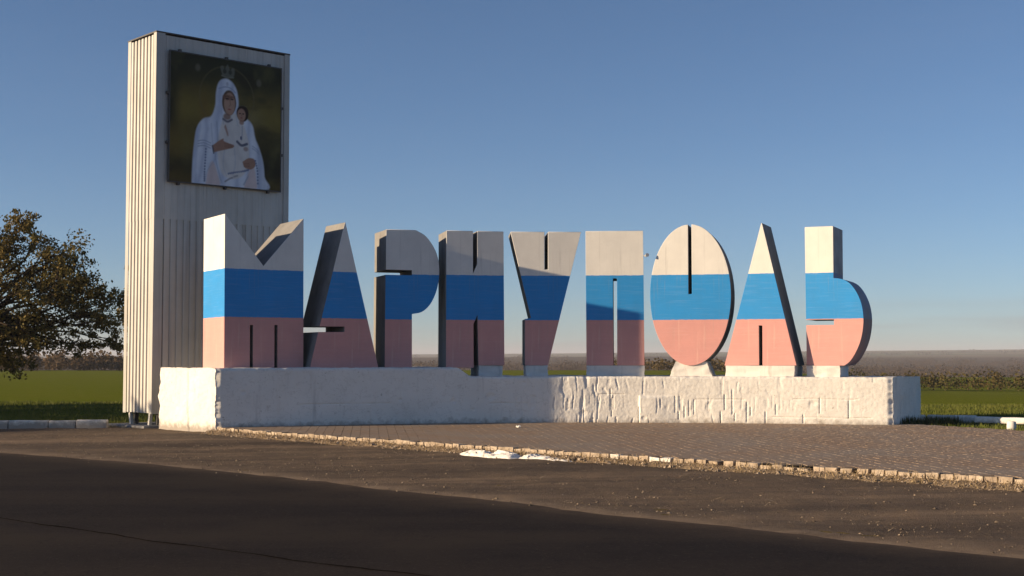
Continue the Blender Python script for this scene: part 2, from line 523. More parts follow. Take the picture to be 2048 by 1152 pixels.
def mat_paver():
    t = NT('concrete_pavers', .9, .2)
    p = t.pos()
    n = t.noise(p, 6.5, 1, .4); g = t.noise(p, .55, 5, .6); f = t.noise(p, 60, 3, .7)
    c = t.mix(t.rng(n, .32, .68), (.285, .205, .147), (.315, .23, .163))
    c = t.mix(t.rng(g, .40, .68), c, (.29, .24, .195))
    c = t.mix(t.rng(f, .58, .74), c, (.36, .28, .21))
    c = t.mix(t.rng(f, .40, .30), c, (.13, .10, .075))
    t.col(c); t.bump(f, .45, .005)
    return t.mat
M_PAVER = mat_paver()
M_JOINT = simple('sandy_joint', (.10, .078, .055), (.07, .055, .04), 7, .95, .1, .5, 60, .01, world_=True)
def kerb_y(x): return np.interp(x, KL[:, 0], KL[:, 1])
def wall_y(x): return np.interp(x, WF[:, 0], WF[:, 1])
GRASS_EDGE = [(9.2, 34.2), (10.18, 33.6), (11.5, 30.9), (13.0, 27.5), (15.0, 23.0)]
def grass_x(y): 
    g = np.array(GRASS_EDGE)[::-1]
    return np.interp(y, g[:, 1], g[:, 0])
def build_paving():
    # bedding sheet
    pts = [tuple(p) for p in KL[::8]]
    xs = np.linspace(14.6, 9.2, 10)
    right = [(15.0, 23.0), (13.0, 27.5), (11.5, 30.9), (10.18, 33.6), (9.35, 33.95)]
    back = [(float(p[0]), float(p[1]) + .25) for p in WF[::-1][::14]]
    poly = pts + right + back
    me = bpy.data.meshes.new('paving')
    bm = bmesh.new()
    f = bm.faces.new([bm.verts.new((x, y, -.0035)) for x, y in poly])
    bmesh.ops.triangulate(bm, faces=[f])
    bmesh.ops.recalc_face_normals(bm, faces=bm.faces)
    if bm.faces[:][0].normal.z < 0: bmesh.ops.reverse_faces(bm, faces=bm.faces)
    bm.to_mesh(me); bm.free(); me.materials.append(M_JOINT)
    pav = link_mesh('paving', me); tag(pav, kind='structure')
    # pavers
    rot = R(6.0); ca, sa = math.cos(rot), math.sin(rot)
    L, W = .2, .1
    cells = []
    for i in range(-60, 110):
        for j in range(120, 400):
            lx, ly = (i + .5) * L, (j + .5) * W
            x, y = lx * ca - ly * sa, lx * sa + ly * ca
            if x < -7.2 or x > .40 * y + 1.0 or x > 15: continue
            ky = float(kerb_y(x))
            if (y - ky) * .71 < .165: continue
            if x > grass_x(y) - .08 and y > 20: continue
            if x < 9.4 and y > wall_y(x) + .02: continue
            if x >= 9.4 and y > 33.7: continue
            cells.append((x, y))
    cells.sort(key=lambda c: c[1] + (0 if abs(c[0]) < .375 * c[1] else 50))
    h = .002
    # one paver with a tapered top
    def paver(hx, hy, z0, z1, ch=.0025):
        return ([(-hx,-hy,z0),(hx,-hy,z0),(hx,hy,z0),(-hx,hy,z0),(-hx+ch,-hy+ch,z1),(hx-ch,-hy+ch,z1),(hx-ch,hy-ch,z1),(-hx+ch,hy-ch,z1)],
                [(4,5,6,7),(0,1,5,4),(1,2,6,5),(2,3,7,6),(3,0,4,7)])
    pv, pf = paver(.0982, .0483, -.03, 0)
    pm = MB().add(pv, pf).mesh('paver', M_PAVER)
    near = cells[:300]; rest = cells[300:]
    for x, y in near:
        o = link_mesh('paver', pm, pav)
        sag = .012 * (fbm(x / 1.3, y / 1.3, 61) - .5)
        o.location = (x, y, .005 + random.uniform(-.0022, .0022))
        o.rotation_euler = (random.gauss(0, .012), random.gauss(0, .009), rot + random.gauss(0, .012))
    c = np.array(rest); n = len(c)
    base = np.array(pv)
    a = rot + RNG.normal(0, .012, n)
    sag = .012 * (fbm(c[:, 0] / 1.3, c[:, 1] / 1.3, 61) - .5)
    tx, ty = RNG.normal(0, .009, n), RNG.normal(0, .012, n)
    X = base[None, :, 0]; Y = base[None, :, 1]; Z = base[None, :, 2] + X * tx[:, None] + Y * ty[:, None]
    VX = X * np.cos(a)[:, None] - Y * np.sin(a)[:, None] + c[:, 0:1]
    VY = X * np.sin(a)[:, None] + Y * np.cos(a)[:, None] + c[:, 1:2]
    VZ = Z + (.005 + sag * 0 + RNG.uniform(-.0022, .0022, n))[:, None]
    V = np.stack([VX, VY, VZ], -1).reshape(-1, 3)
    F = (np.array(pf)[None] + (np.arange(n) * len(base))[:, None, None]).reshape(-1, 4)
    o = link_mesh('far_pavers', np_mesh('far_pavers', V, F, M_PAVER), pav); tag(o, kind='stuff')
    # kerb row: a stone every 0.2 m set end-on to the slope
    t = NT('weathered_kerb_stone', .9, .2)
    v = t.pos(); rd = t.rand()
    c = t.mix(rd, (.40, .32, .24), (.54, .45, .35))
    c = t.mix(t.rng(t.noise(v, 8, 5, .65), .42, .7), c, (.22, .17, .125))
    t.col(c); t.bump(t.noise(v, 50, 5, .7), .5, .008)
    t2 = NT('white_painted_kerb_stone', .85, .2)
    v2 = t2.pos()
    t2.col(t2.mix(t2.rng(t2.noise(v2, 9, 5, .65), .45, .7), (.78, .75, .70), (.40, .33, .26))); t2.bump(t2.noise(v2, 50, 5, .7), .5, .008)
    meshes = []
    for q in range(6):
        r = random.Random(q)
        hx, hy = .093 + r.uniform(-.01, .002), .075
        vs = [(sx*hx + r.uniform(-.008,.008), sy*hy + r.uniform(-.012,.012), z + r.uniform(-.01,.01)) for z in (-.16, .012) for sx, sy in ((-1,-1),(1,-1),(1,1),(-1,1))]
        mb = MB().add(vs, [(3,2,1,0),(4,5,6,7),(0,1,5,4),(1,2,6,5),(2,3,7,6),(3,0,4,7)])
        meshes.append(mb)
    ms = [m.mesh('kerb_stone', t.mat) for m in meshes]
    mw = [m.mesh('white_kerb_stone', t2.mat) for m in meshes]
    seg = np.linalg.norm(np.diff(KL, axis=0), axis=1); cum = np.concatenate([[0], np.cumsum(seg)])
    total = cum[-1]; s = .12
    rr = random.Random(5)
    while s < total - .2:
        x = float(np.interp(s, cum, KL[:, 0])); y = float(np.interp(s, cum, KL[:, 1]))
        x2 = float(np.interp(s + .1, cum, KL[:, 0])); y2 = float(np.interp(s + .1, cum, KL[:, 1]))
        if x > .39 * y + 1: break
        ang = math.atan2(y2 - y, x2 - x)
        white = (1.6 < x < 2.6 and rr.random() < .5)
        k = rr.randrange(6)
        o = link_mesh('kerb_stone', (mw if white else ms)[k], pav)
        loose = 2.4 < x < 5.2
        o.location = (x - .0, y, rr.uniform(-.012, .006) - (.03 if rr.random() < .06 else 0))
        o.rotation_euler = (rr.gauss(0, .03), rr.gauss(0, .02), ang + rr.gauss(0, .06 if loose else .025))
        s += .203 + (rr.choice((.0, .03, .07)) if loose else rr.uniform(0, .012))
    return pav
paving = build_paving()

# verge: earth and straw banked against the kerb row
def build_verge():
    n = len(KL)
    d = np.gradient(KL, axis=0); d /= np.linalg.norm(d, axis=1)[:, None]
    nr = np.stack([d[:, 1], -d[:, 0]], 1)
    s = np.arange(n) * .05
    prof = [(.02, -.05), (.10, -.06), (.2, -.08), (.3, -.11), (.40, -.145), (.50, -.18), (.60, -.215)]
    wid = .72 + .55 * (fbm(s / 1.4, s * 0, 71) - .3) + .35 * smooth(14, 22, s)
    rows = []
    for k, (q, z) in enumerate(prof):
        pt = KL + nr * (q * wid)[:, None]
        bumpz = .05 * (fbm(s / .35, s * 0 + k, 75) - .5) + .03 * (fbm(s / .1, s * 0 + k * 2, 77) - .5)
        zz = z + bumpz * (1 if k < len(prof) - 1 else .2)
        rows.append(np.concatenate([pt, zz[:, None]], 1))
    V = np.stack(rows, 1).reshape(-1, 3)
    t = NT('strawy_earth', .95, .1)
    p = t.pos(); n1 = t.noise(p, 4, 6, .65); f = t.noise(p, 40, 4, .75)
    c = t.mix(t.rng(n1, .3, .7), (.34, .25, .16), (.22, .165, .11))
    c = t.mix(t.rng(f, .55, .7), c, (.46, .36, .24)); c = t.mix(t.rng(f, .43, .32), c, (.08, .06, .04))
    t.col(c); t.bump(f, .9, .03)
    o = link_mesh('verge', np_mesh('verge', V, grid_faces(n, len(prof))[:, ::-1], t.mat, sm=True)); tag(o, kind='structure')
    # straw
    N = 5200
    idx = RNG.integers(0, n, N); q = np.abs(RNG.normal(.25, .2, N)) * wid[idx]
    q = np.clip(q, .03, 1.2)
    px = KL[idx] + nr[idx] * q[:, None]
    z = np.interp(q / wid[idx], [a for a, b in prof], [b for a, b in prof]) + .015
    m = px[:, 0] < .4 * px[:, 1] + .5
    blades('dry_straw', np.column_stack([px, z])[m], .035, .13, .006, (.40, .30, .17), (.22, .16, .09), .75, 'short dry straw lying on the earth bank below the kerb row', 'straw')

def blades(name, pos, lmin, lmax, w, c1, c2, lay, label, cat, green=None, sd=.3):
    n = len(pos)
    ln = RNG.uniform(lmin, lmax, n); az = RNG.uniform(0, 2 * math.pi, n)
    tilt = np.clip(RNG.normal(lay, sd, n), .0, 1.5)
    dx, dy, dz = np.sin(tilt) * np.cos(az), np.sin(tilt) * np.sin(az), np.cos(tilt)
    bx, by = -np.sin(az), np.cos(az)
    V = np.zeros((n, 3, 3))
    ww = w * RNG.uniform(.6, 1.4, n)
    V[:, 0] = pos + np.stack([bx * ww, by * ww, 0 * ww], 1)
    V[:, 1] = pos - np.stack([bx * ww, by * ww, 0 * ww], 1)
    V[:, 2] = pos + np.stack([dx * ln, dy * ln, dz * ln], 1)
    t = NT(name + '_blade', .8, .2)
    p = t.pos()
    c = t.mix(t.rng(t.noise(p, 11, 3), .35, .65), c1, c2)
    if green: c = t.mix(t.rng(t.noise(p, .8, 4), .45, .6), c, green)
    t.col(c)
    o = link_mesh(name, np_mesh(name, V.reshape(-1, 3), np.arange(n * 3).reshape(-1, 3), t.mat))
    tag(o, label, cat, kind='stuff')
    return o
build_verge()

# ------------------------------------------------------------------ plinth wall
def inset_line(d):
    t = np.gradient(WF, axis=0); t /= np.linalg.norm(t, axis=1)[:, None]
    return WF + np.stack([-t[:, 1], t[:, 0]], 1) * d
def build_wall():
    root = empty('plinth_wall', (0.9, 34.9, 0))
    tag(root, 'long curved whitewashed concrete plinth wall carrying the nine letters', 'wall')
    off = Vector((-.9, -34.9, 0))
    seg = np.linalg.norm(np.diff(WF, axis=0), axis=1); cum = np.concatenate([[0], np.cumsum(seg)]); S = cum[-1]
    tn = np.gradient(WF, axis=0); tn /= np.linalg.norm(tn, axis=1)[:, None]
    nin = np.stack([-tn[:, 1], tn[:, 0]], 1)
    # the end faces splay outward
    for e0, e1, d in ((2.2, 0.0, (-.67, .742)), (S - 3.0, S, (.565, .825))):
        w = smooth(e0, e1, cum)[:, None]
        nin = nin * (1 - w) + np.array(d)[None] * w
    nin /= np.linalg.norm(nin, axis=1)[:, None]
    def at(s):
        s_ = np.clip(s, 0, S)
        p = np.stack([np.interp(s_, cum, WF[:, 0]), np.interp(s_, cum, WF[:, 1])], -1)
        n = np.stack([np.interp(s_, cum, nin[:, 0]), np.interp(s_, cum, nin[:, 1])], -1)
        n /= np.linalg.norm(n, axis=-1, keepdims=True)
        return p, n
    sx = lambda x: float(np.interp(x, WF[:, 0], cum))
    s_ramp0, s_ramp1 = sx(-1.42), sx(-.98)
    DEP = 2.75
    def relief(s, z):
        """how far the render stands proud (+) of the wall plane"""
        g = np.zeros(np.broadcast(s, z).shape)
        # vertical board and trowel marks, strongest along the middle
        amp = smooth(sx(-.5), sx(1.0), s) * (1 - .45 * smooth(sx(2.8), sx(3.6), s) - .45 * smooth(sx(4.6), sx(7.0), s)) + .2
        warp = 1.3 * (vnoise(s / .35, z / .22, 4) - .5)
        n1 = vnoise(s / .048 + warp, z / .50, 81); n2 = vnoise(s / .11 + warp, z / .40, 83)
        groove = smooth(.30, .05, n1) + .8 * smooth(.26, .08, n2)
        row = np.floor(z / .37 + .2 * vnoise(s / .9, s * 0, 80))
        msk = smooth(.30, .50, vnoise(s / .55 + row * 7.3, row * 3.1, 88)) 
        g = g - amp * .016 * groove * (.25 + .9 * msk)
        g = g + amp * .014 * (vnoise(s / .30, z / .7, 85) - .5)
        g = g + .016 * (fbm(s / .8, z / .5, 91) - .5) + .010 * (fbm(s / .07, z / .07, 93) - .5) + .008 * amp * (fbm(s / .03, z / .03, 95) - .5)
        # thin cut lines: vertical score marks near the foot, a few long horizontal joints
        for k in range(26):
            r = random.Random(300 + k)
            c = sx(1.2 + 7.4 * r.random()); z0 = r.uniform(-.1, .35); z1 = z0 + r.uniform(.2, .65)
            g = g - .026 * np.exp(-((s - c) / .013) ** 2) * smooth(z0 - .02, z0 + .02, z) * smooth(z1 + .02, z1 - .02, z)
        for x0, x1, zz in ((4.6, 5.9, .60), (7.0, 8.6, .62), (2.2, 2.9, .72), (6.4, 8.9, .16), (-5.2, -3.0, .52), (-.6, .4, .5)):
            g = g - .02 * np.exp(-((z - zz - .02 * (vnoise(s / .3, s * 0, 97) - .5)) / .011) ** 2) * smooth(sx(x0), sx(x0) + .05, s) * smooth(sx(x1), sx(x1) - .05, s)
        # the lower repair east of the joint stands proud
        sj = sx(3.25)
        g = g + .055 * smooth(sj - .012, sj + .012, s) * smooth(.70, .64, z + .05 * (vnoise(s / .1, s * 0, 99) - .5)) * smooth(sx(4.3), sx(3.5), s)
        # spalls
        for k in range(9):
            r = random.Random(40 + k)
            c = S * r.random(); zc = r.uniform(.1, 1.15); rr = r.uniform(.03, .09)
            q = ((s - c) / (rr * 1.4)) ** 2 + ((z - zc) / rr) ** 2
            g = g - .02 * np.exp(-q * q)
        return g
    def section(name, s0, s1, topf, end0, end1, zbot):
        ns = int((s1 - s0) / .017); nz = 72
        sv = np.linspace(s0, s1, ns); 
        tv = np.linspace(0, 1, nz)
        Sg, Tg = np.meshgrid(sv, tv, indexing='ij')
        top = topf(sv)[:, None]
        bot = zbot(sv)[:, None]
        Zg = bot + (top - bot) * Tg
        p, n = at(Sg)
        g = relief(Sg, Zg)
        # ragged arrises at the open ends and along the top
        edge = np.zeros_like(g)
        rag = .13 * np.clip(fbm(Zg / .10, Zg * 0 + s0, 101, 3) - .32, 0, 1)
        if end0: edge = edge + smooth(s0 + .13, s0, Sg) * (.02 + rag)
        if end1: edge = edge + smooth(s1 - .13, s1, Sg) * (.02 + rag)
        edge = edge + smooth(.965, 1.0, Tg) * (.012 + .05 * fbm(Sg / .16, Sg * 0, 105, 3))
        if end0: edge = edge - .09 * smooth(.35, .0, Tg) * smooth(s0 + .5, s0, Sg) 
        P = p - n * (g - edge)[..., None]
        V = [np.concatenate([P, Zg[..., None]], -1).reshape(-1, 3)]
        F = [grid_faces(ns, nz)]
        base = ns * nz
        # top surface
        nd = 26
        dv = np.linspace(0, 1, nd)
        p0, n0 = at(sv)
        dep_s = DEP * (1 - .24 * smooth(S - 3.0, S, sv))
        Pt = P[:, -1][:, None, :] + n0[:, None, :] * (dep_s[:, None] * dv[None, :])[..., None]
        Zt = Zg[:, -1][:, None] + .03 * (fbm(sv[:, None] / .4, dv[None] * 6, 111) - .5) * smooth(0, .06, dv)[None] * 2 
        V.append(np.concatenate([Pt, Zt[..., None]], -1).reshape(-1, 3)); F.append(grid_faces(ns, nd) + base); base += ns * nd
        # back
        Pb = np.stack([Pt[:, -1], Pt[:, -1]], 1); Zb = np.stack([Zt[:, -1], bot[:, 0] - .0], 1)
        V.append(np.concatenate([Pb, Zb[..., None]], -1).reshape(-1, 3)); F.append(grid_faces(ns, 2) + base); base += ns * 2
        # ends
        for i, flip in ((0, True), (ns - 1, False)):
            m = 70
            w = np.linspace(0, 1, m)
            W_, T_ = np.meshgrid(w, tv, indexing='ij')
            rg2 = .16 * (fbm(T_ * 7, T_ * 0, 133 + i, 3) - .5)
            Wr = W_ * (1 + rg2 / DEP * smooth(.8, 1, W_))
            W0 = W_; W_ = Wr
            Pe = P[i][None] * (1 - W_[..., None]) + (P[i][None] * 0 + Pt[i, -1][None, None]) * W_[..., None]
            Ze = np.broadcast_to(Zg[i][None], W_.shape).copy()
            Ze = Ze + smooth(.9, 1, T_) * .03 * (fbm(W_ * DEP / .3, W_ * 0, 117) - .5)
            out = -tn[0] if i == 0 else tn[-1]
            ge = .05 * (fbm(W_ * DEP / .5, Ze / .4, 121 + i) - .5) + .022 * (fbm(W_ * DEP / .09, Ze / .09, 125 + i) - .5)
            seam = W_ * DEP - DEP * .47 - .03 * (vnoise(Ze / .3, Ze * 0, 129) - .5)
            ge = ge - .06 * np.exp(-(seam / .02) ** 2) * (1 if i == 0 else 0)
            ge = ge * smooth(0, .03, W_) * smooth(1, .97, T_)
            ge = ge - (.02 + .11 * fbm(Ze / .22, Ze * 0, 131, 3)) * smooth(.96, 1.0, W_) * 0
            Pe = Pe + out[None, None] * ge[..., None]
            V.append(np.concatenate([Pe, Ze[..., None]], -1).reshape(-1, 3))
            ff = grid_faces(m, nz) + base
            F.append(ff[:, ::-1] if flip else ff); base += m * nz
        V = np.concatenate(V) + np.array([off.x, off.y, 0]); F = np.concatenate(F)
        me = np_mesh(name, V, F, M_WASH, sm=True)
        me.set_sharp_from_angle(angle=R(60))
        return link_mesh(name, me, root)
    mid = .5 * (s_ramp0 + s_ramp1)
    def top_all(s):
        r = smooth(s_ramp0, s_ramp1, s)
        return 1.405 * (1 - r) + 1.175 * r + .022 * (fbm(s / .5, s * 0, 141) - .5) + .012 * (fbm(s / .08, s * 0, 143) - .5)
    bot = lambda s: -.06 - .22 * smooth(1.2, 0.0, s)
    section('tall_wall_section', 0, s_ramp1 + .06, top_all, True, False, bot)
    section('low_wall_section', s_ramp1 + .06, S, top_all, False, True, bot)
    return root
build_wall()

# ------------------------------------------------------------------ letters
def catmull(pts, k=4):
    return [tuple(p) for p in on_line_k(pts, k)]
def on_line_k(pts, k):
    P = [np.array(p, float) for p in pts]
    P = [2 * P[0] - P[1]] + P + [2 * P[-1] - P[-2]]
    out = []
    for i in range(1, len(P) - 2):
        a, b, c, d = P[i-1], P[i], P[i+1], P[i+2]
        for q in range(k):
            t = q / k
            out.append(.5 * ((2*b) + (-a + c)*t + (2*a - 5*b + 4*c - d)*t*t + (-a + 3*b - 3*c + d)*t**3))
    out.append(P[-2]); return out
LD = 1.2
def prism(outline, depth, mats, side_fn, z_shift, taper=0.):
    """outline of (s, h) anticlockwise or clockwise; front at y=0, back at y=depth"""
    bm = bmesh.new()
    fr = [bm.verts.new((s, 0, h - z_shift)) for s, h in outline]
    bk = [bm.verts.new((s, depth, h - z_shift)) for s, h in outline]
    f = bm.faces.new(fr); f.material_index = 0
    b = bm.faces.new(bk[::-1]); b.material_index = 1
    n = len(outline)
    for i in range(n):
        j = (i + 1) % n
        q = bm.faces.new((fr[j], fr[i], bk[i], bk[j]))
        q.material_index = side_fn(outline[i], outline[j])
    bmesh.ops.recalc_face_normals(bm, faces=bm.faces)
    bmesh.ops.triangulate(bm, faces=[f, b], ngon_method='BEAUTY')
    me = bpy.data.meshes.new('letter_body')
    bm.to_mesh(me); bm.free()
    for m in mats: me.materials.append(m)
    me.shade_smooth(); me.set_sharp_from_angle(angle=R(28))
    return me
def letter(name, label, loc, theta, outline, side_fn=None, blocks=(), depth=LD):
    root = empty(name, (loc[0], loc[1], BLOCK_Z), -R(theta))
    tag(root, label, 'letter', 'letters of the town name')
    sf = side_fn or (lambda a, b: 1)
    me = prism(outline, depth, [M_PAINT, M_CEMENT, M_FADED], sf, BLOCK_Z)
    o = link_mesh('letter_body', me, root)
    bv = o.modifiers.new('bevel', 'BEVEL'); bv.width = .007; bv.segments = 1; bv.limit_method = 'ANGLE'; bv.angle_limit = R(45)
    for blk in blocks:
        pts, y0, y1 = blk
        r = random.Random(hash(name) % 999)
        bm = bmesh.new()
        a = [bm.verts.new((s, y0, h - BLOCK_Z)) for s, h in pts]; b = [bm.verts.new((s, y1, h - BLOCK_Z)) for s, h in pts]
        bm.faces.new(a); bm.faces.new(b[::-1])
        for i in range(len(pts)):
            j = (i + 1) % len(pts); bm.faces.new((a[j], a[i], b[i], b[j]))
        bmesh.ops.recalc_face_normals(bm, faces=bm.faces)
        bmesh.ops.subdivide_edges(bm, edges=bm.edges, cuts=9, use_grid_fill=True)
        for v in bm.verts:
            nn = float(fbm(v.co.x / .16 + 3 * v.co.y + loc[0], v.co.z / .09 + v.co.y * 2, 151)) - .5
            v.co.y += nn * .07 if v.co.y < .5 else 0
            v.co.x += (float(fbm(v.co.y / .12, v.co.z / .08 + loc[0], 153)) - .5) * .05
        bme = bpy.data.meshes.new('base_block'); bm.to_mesh(bme); bm.free()
        bme.materials.append(M_BLOCK); bme.shade_smooth(); bme.set_sharp_from_angle(angle=R(40))
        link_mesh('base_block', bme, root)
    return root
B = 1.458
def rect(s0, s1, h0=1.12, h1=B - .003): return [(s0, h0), (s1, h0), (s1, h1), (s0, h1)]

# М
letter('letter_em', 'letter М with two V peaks and sunlit left side, standing before the pylon', (-6.922, 32.5), -31.5,
    [(0,B-.06),(-.02,5.135),(.976,3.90),(2.02,5.125),(2.045,B-.06),(1.362,B-.06),(1.355,2.458),(1.277,2.458),(1.284,B-.06),(.731,B-.06),(.723,2.45),(.646,2.45),(.654,B-.06)],
    lambda a, b: 0 if (a[0] < .01 and b[0] < .01) else 1, depth=1.55)
# А
letter('letter_a', 'narrow pointed letter А with a slot in its left leg, beside letter М', (-4.174, 33.9), -31,
    [(-.953,B-.06),(-.739,2.292),(-.033,2.30),(-.034,2.435),(-.704,2.43),(-.045,5.05),(-.026,5.07),(.911,B-.06)])
# Р
bowl = on_line_k([(.789,4.964),(1.059,4.816),(1.277,4.536),(1.393,4.252),(1.429,3.939),(1.409,3.626),(1.328,3.312),(1.174,3.023),(.959,2.839),(.697,2.784)], 3)
letter('letter_er', 'shaded letter Р with round bowl and a slot in its stem', (-3.237, 34.6), -20,
    [(-.02,B-.06),(-.01,3.785),(.693,3.785),(.693,3.915),(0,3.915),(0,4.955)] + [tuple(p) for p in bowl] + [(.703,B-.06)])
# И
letter('letter_i', 'blocky letter И split by two narrow slits, right of letter Р', (-1.708, 35.0), -13,
    [(0,B-.06),(.004,4.965),(.707,4.968),(.709,3.852),(.822,4.103),(.82,4.968),(1.524,4.97),(1.552,B),(.858,B),(.832,2.77),(.724,2.535),(.732,B-.06)],
    None, [(rect(.875, 1.50), .03, 1.15)])
# У
letter('letter_u', 'tapering letter У on a white block, left of letter П', (.34, 35.35), -3,
    [(0,B),(0,2.671),(.158,2.697),(-.38,4.962),(.516,4.965),(.514,3.972),(.607,3.972),(.608,4.965),(1.48,4.968),(.603,B)],
    None, [(rect(.03, .60), .02, 1.15)])
# П
letter('letter_pe', 'letter П with one tall slit, its foot in shadow and top sunlit', (1.919, 35.3), 5,
    [(.026,B),(.010,4.972),(1.512,4.976),(1.533,B),(.826,B),(.829,3.726),(.725,3.726),(.729,B)],
    None, [(rect(.03, 1.53), .01, 1.15)])
# О
oc, orx, orz = (.005, 3.287), 1.047, 1.832
pts_o = []
a0 = math.asin(.045 / orx)
for i in range(73):
    a = a0 + (2 * math.pi - 2 * a0) * i / 72
    pts_o.append((oc[0] + orx * math.sin(a), oc[1] + orz * math.cos(a)))
pts_o = [(oc[0] + .045, 3.306)] + pts_o + [(oc[0] - .045, 3.306)]
letter('letter_o', 'oval letter О with a slit from the top, on a tapered foot', (4.614, 34.95), 14, pts_o,
    None, [([(-.57, 1.12), (.57, 1.12), (.40, 1.56), (-.40, 1.56)], .05, 1.1)])
# Л
letter('letter_el', 'sunlit pointed letter Л with a short slit between its legs', (6.34, 34.5), 22,
    [(-.931,B),(.055,5.11),(.07,5.11),(.913,B),(.051,B),(.058,2.478),(-.030,2.478),(-.032,B)],
    None, [(rect(-.90, .86), -.03, 1.15)])
# Ь
bowl = on_line_k([(.748,3.669),(.948,3.639),(1.146,3.533),(1.317,3.303),(1.436,2.999),(1.481,2.648),(1.451,2.298),(1.373,1.998),(1.246,1.73),(1.12,1.554),(.99,B)], 3)
letter('letter_soft_sign', 'letter Ь with round belly at the sunlit end of the wall', (7.454, 34.4), 25,
    [(.042,B),(.044,2.484),(.746,2.484),(.747,2.622),(.040,2.622),(.032,4.99),(.752,4.99)] + [tuple(p) for p in bowl],
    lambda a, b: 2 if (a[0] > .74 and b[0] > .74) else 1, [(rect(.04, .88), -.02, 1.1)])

# small floodlight bracketed to the letter П
fl = empty('floodlight', (1.919 + 1.52 * math.cos(R(5)) + .0, 35.3 - 1.52 * math.sin(R(5)) - .03, 4.32))
tag(fl, 'tiny white lamp on a bracket at the right edge of letter П', 'lamp')
M_LAMP = simple('white_enamel', (.75, .74, .70), (.66, .65, .62), 8, .4, .4)
MB().tube([(-.02, 0, 0), (.055, 0, .0)], [.012, .012], 8).build('bracket', M_LAMP, fl)
MB().tube([(.05, .05, -.02), (.07, .02, 0), (.085, -.03, .01), (.09, -.06, .012)], [.018, .035, .045, .05], 12).build('lamp_head', M_LAMP, fl, smooth_angle=40)
MB().tube([(.09, -.061, .012), (.091, -.066, .0125)], [.043, .043], 12).build('lens', simple('lens_glass', (.55, .56, .56), (.45, .46, .47), 9, .15, .5), fl)

# ------------------------------------------------------------------ pylon
PX, PY, PTH = -9.19, 34.6, -42
PW, PDEP, PZ0, PZ1 = 3.94, 1.5, .24, 10.08
def build_pylon():
    root = empty('pylon', (PX, PY, -.1), -R(PTH))
    tag(root, 'tall pylon clad in pale corrugated metal sheet behind letter М', 'pylon')
    z = lambda h: h + .1
    def corrug(length, h0, h1, pitch=.188, dep=.034):
        """profile along +x, depth toward -y"""
        prof = []; x = 0
        k = 0
        while x < length - 1e-6:
            for fx, d in ((0, 0), (.34, 0), (.42, dep), (.92, dep)):
                xx = x + fx * pitch
                if xx < length: prof.append((xx, d))
            x += pitch
        prof.append((length, 0))
        v = []; f = []
        for xx, d in prof: v += [(xx, -d, z(h0)), (xx, -d, z(h1))]
        for i in range(len(prof) - 1): f.append((2*i, 2*i+2, 2*i+3, 2*i+1))
        return v, f
    def place(v, side):
        if side == 'front': return v
        if side == 'left': return [(y_, PDEP - x_, z_) for x_, y_, z_ in v]
        if side == 'right': return [(PW - y_, x_, z_) for x_, y_, z_ in v]
        if side == 'back': return [(PW - x_, PDEP - y_, z_) for x_, y_, z_ in v]
    SE = 5.24
    def sheet(nm, side, x0, x1, h0, h1, proud=0., dep=.034):
        v, f = corrug(x1 - x0, h0, h1, dep=dep)
        v = [(a + x0, b - proud, c) for a, b, c in v]
        MB().add(place(v, side), f).build(nm, M_SHEET, root)
    for h0, h1, pr in ((PZ0, SE + .05, 0), (SE, PZ1 - .04, .006)):
        sheet('side_sheet', 'left', .06, PDEP - .03, h0, h1, pr)
        sheet('side_sheet', 'right', .03, PDEP - .03, h0, h1, pr)
        for k in range(3):
            a, b = .17 + k * 1.21, .17 + (k + 1) * 1.21 + .03
            sheet('front_sheet', 'front', a, min(b, PW - .06), h0, h1, (pr + .003 * (k % 2)) if h0 < 1 else .028 + .003 * (k % 2), .034 if h0 < 1 else .007)
            sheet('back_sheet', 'back', a, min(b, PW - .06), h0, h1, pr + .003 * (k % 2))
    # folded corner trims, cap and foot rail
    T = MB()
    MB().box(-.045, .20, -.05, -.042, z(PZ0 - .02), z(PZ1)).box(-.050, -.042, -.05, .10, z(PZ0 - .02), z(PZ1)).build('corner_trim', M_TRIM, root)
    MB().box(PW - .12, PW + .045, -.05, -.042, z(PZ0 - .02), z(PZ1)).box(PW + .042, PW + .05, -.05, .10, z(PZ0 - .02), z(PZ1)).build('corner_trim', M_TRIM, root)
    MB().box(-.05, -.042, PDEP - .12, PDEP + .045, z(PZ0 - .02), z(PZ1)).build('corner_trim', M_TRIM, root)
    MB().box(-.06, PW + .06, -.06, PDEP + .06, z(PZ1), z(PZ1 + .035)).build('top_cap', M_STEEL, root)
    # steel frame feet under the cladding, with splayed white struts
    for cx in (.22, 1.9, PW - .2):
        for cy in (.1, PDEP - .18):
            MB().box(cx - .05, cx + .05, cy - .05, cy + .05, 0, z(PZ0 + .1)).build('foot', M_STEEL, root)
    for cy, tilt in ((.26, -.03), (1.26, .04)):
        MB().add([(.02, cy - .05, 0), (.10, cy - .05, 0), (.10, cy + .03, 0), (.02, cy + .03, 0),
                  (.02, cy - .04 + tilt * 2, z(PZ0) + .01), (.10, cy - .04 + tilt * 2, z(PZ0) + .01), (.10, cy + .03 + tilt * 2, z(PZ0) + .01), (.02, cy + .03 + tilt * 2, z(PZ0) + .01)],
                 [(3,2,1,0),(4,5,6,7),(0,1,5,4),(1,2,6,5),(2,3,7,6),(3,0,4,7)]).build('strut', M_BLOCK, root)
    MB().box(-.35, PW + .2, -.25, PDEP + .3, -.12, .03).build('footing_slab', M_CEMENT, root, bevel=.02)
    # inner dark core so no light leaks through
    MB().box(.03, PW - .03, .03, PDEP - .03, z(PZ0 + .1), z(PZ1 - .02)).build('core', M_STEEL, root)
    return root
pylon = build_pylon()

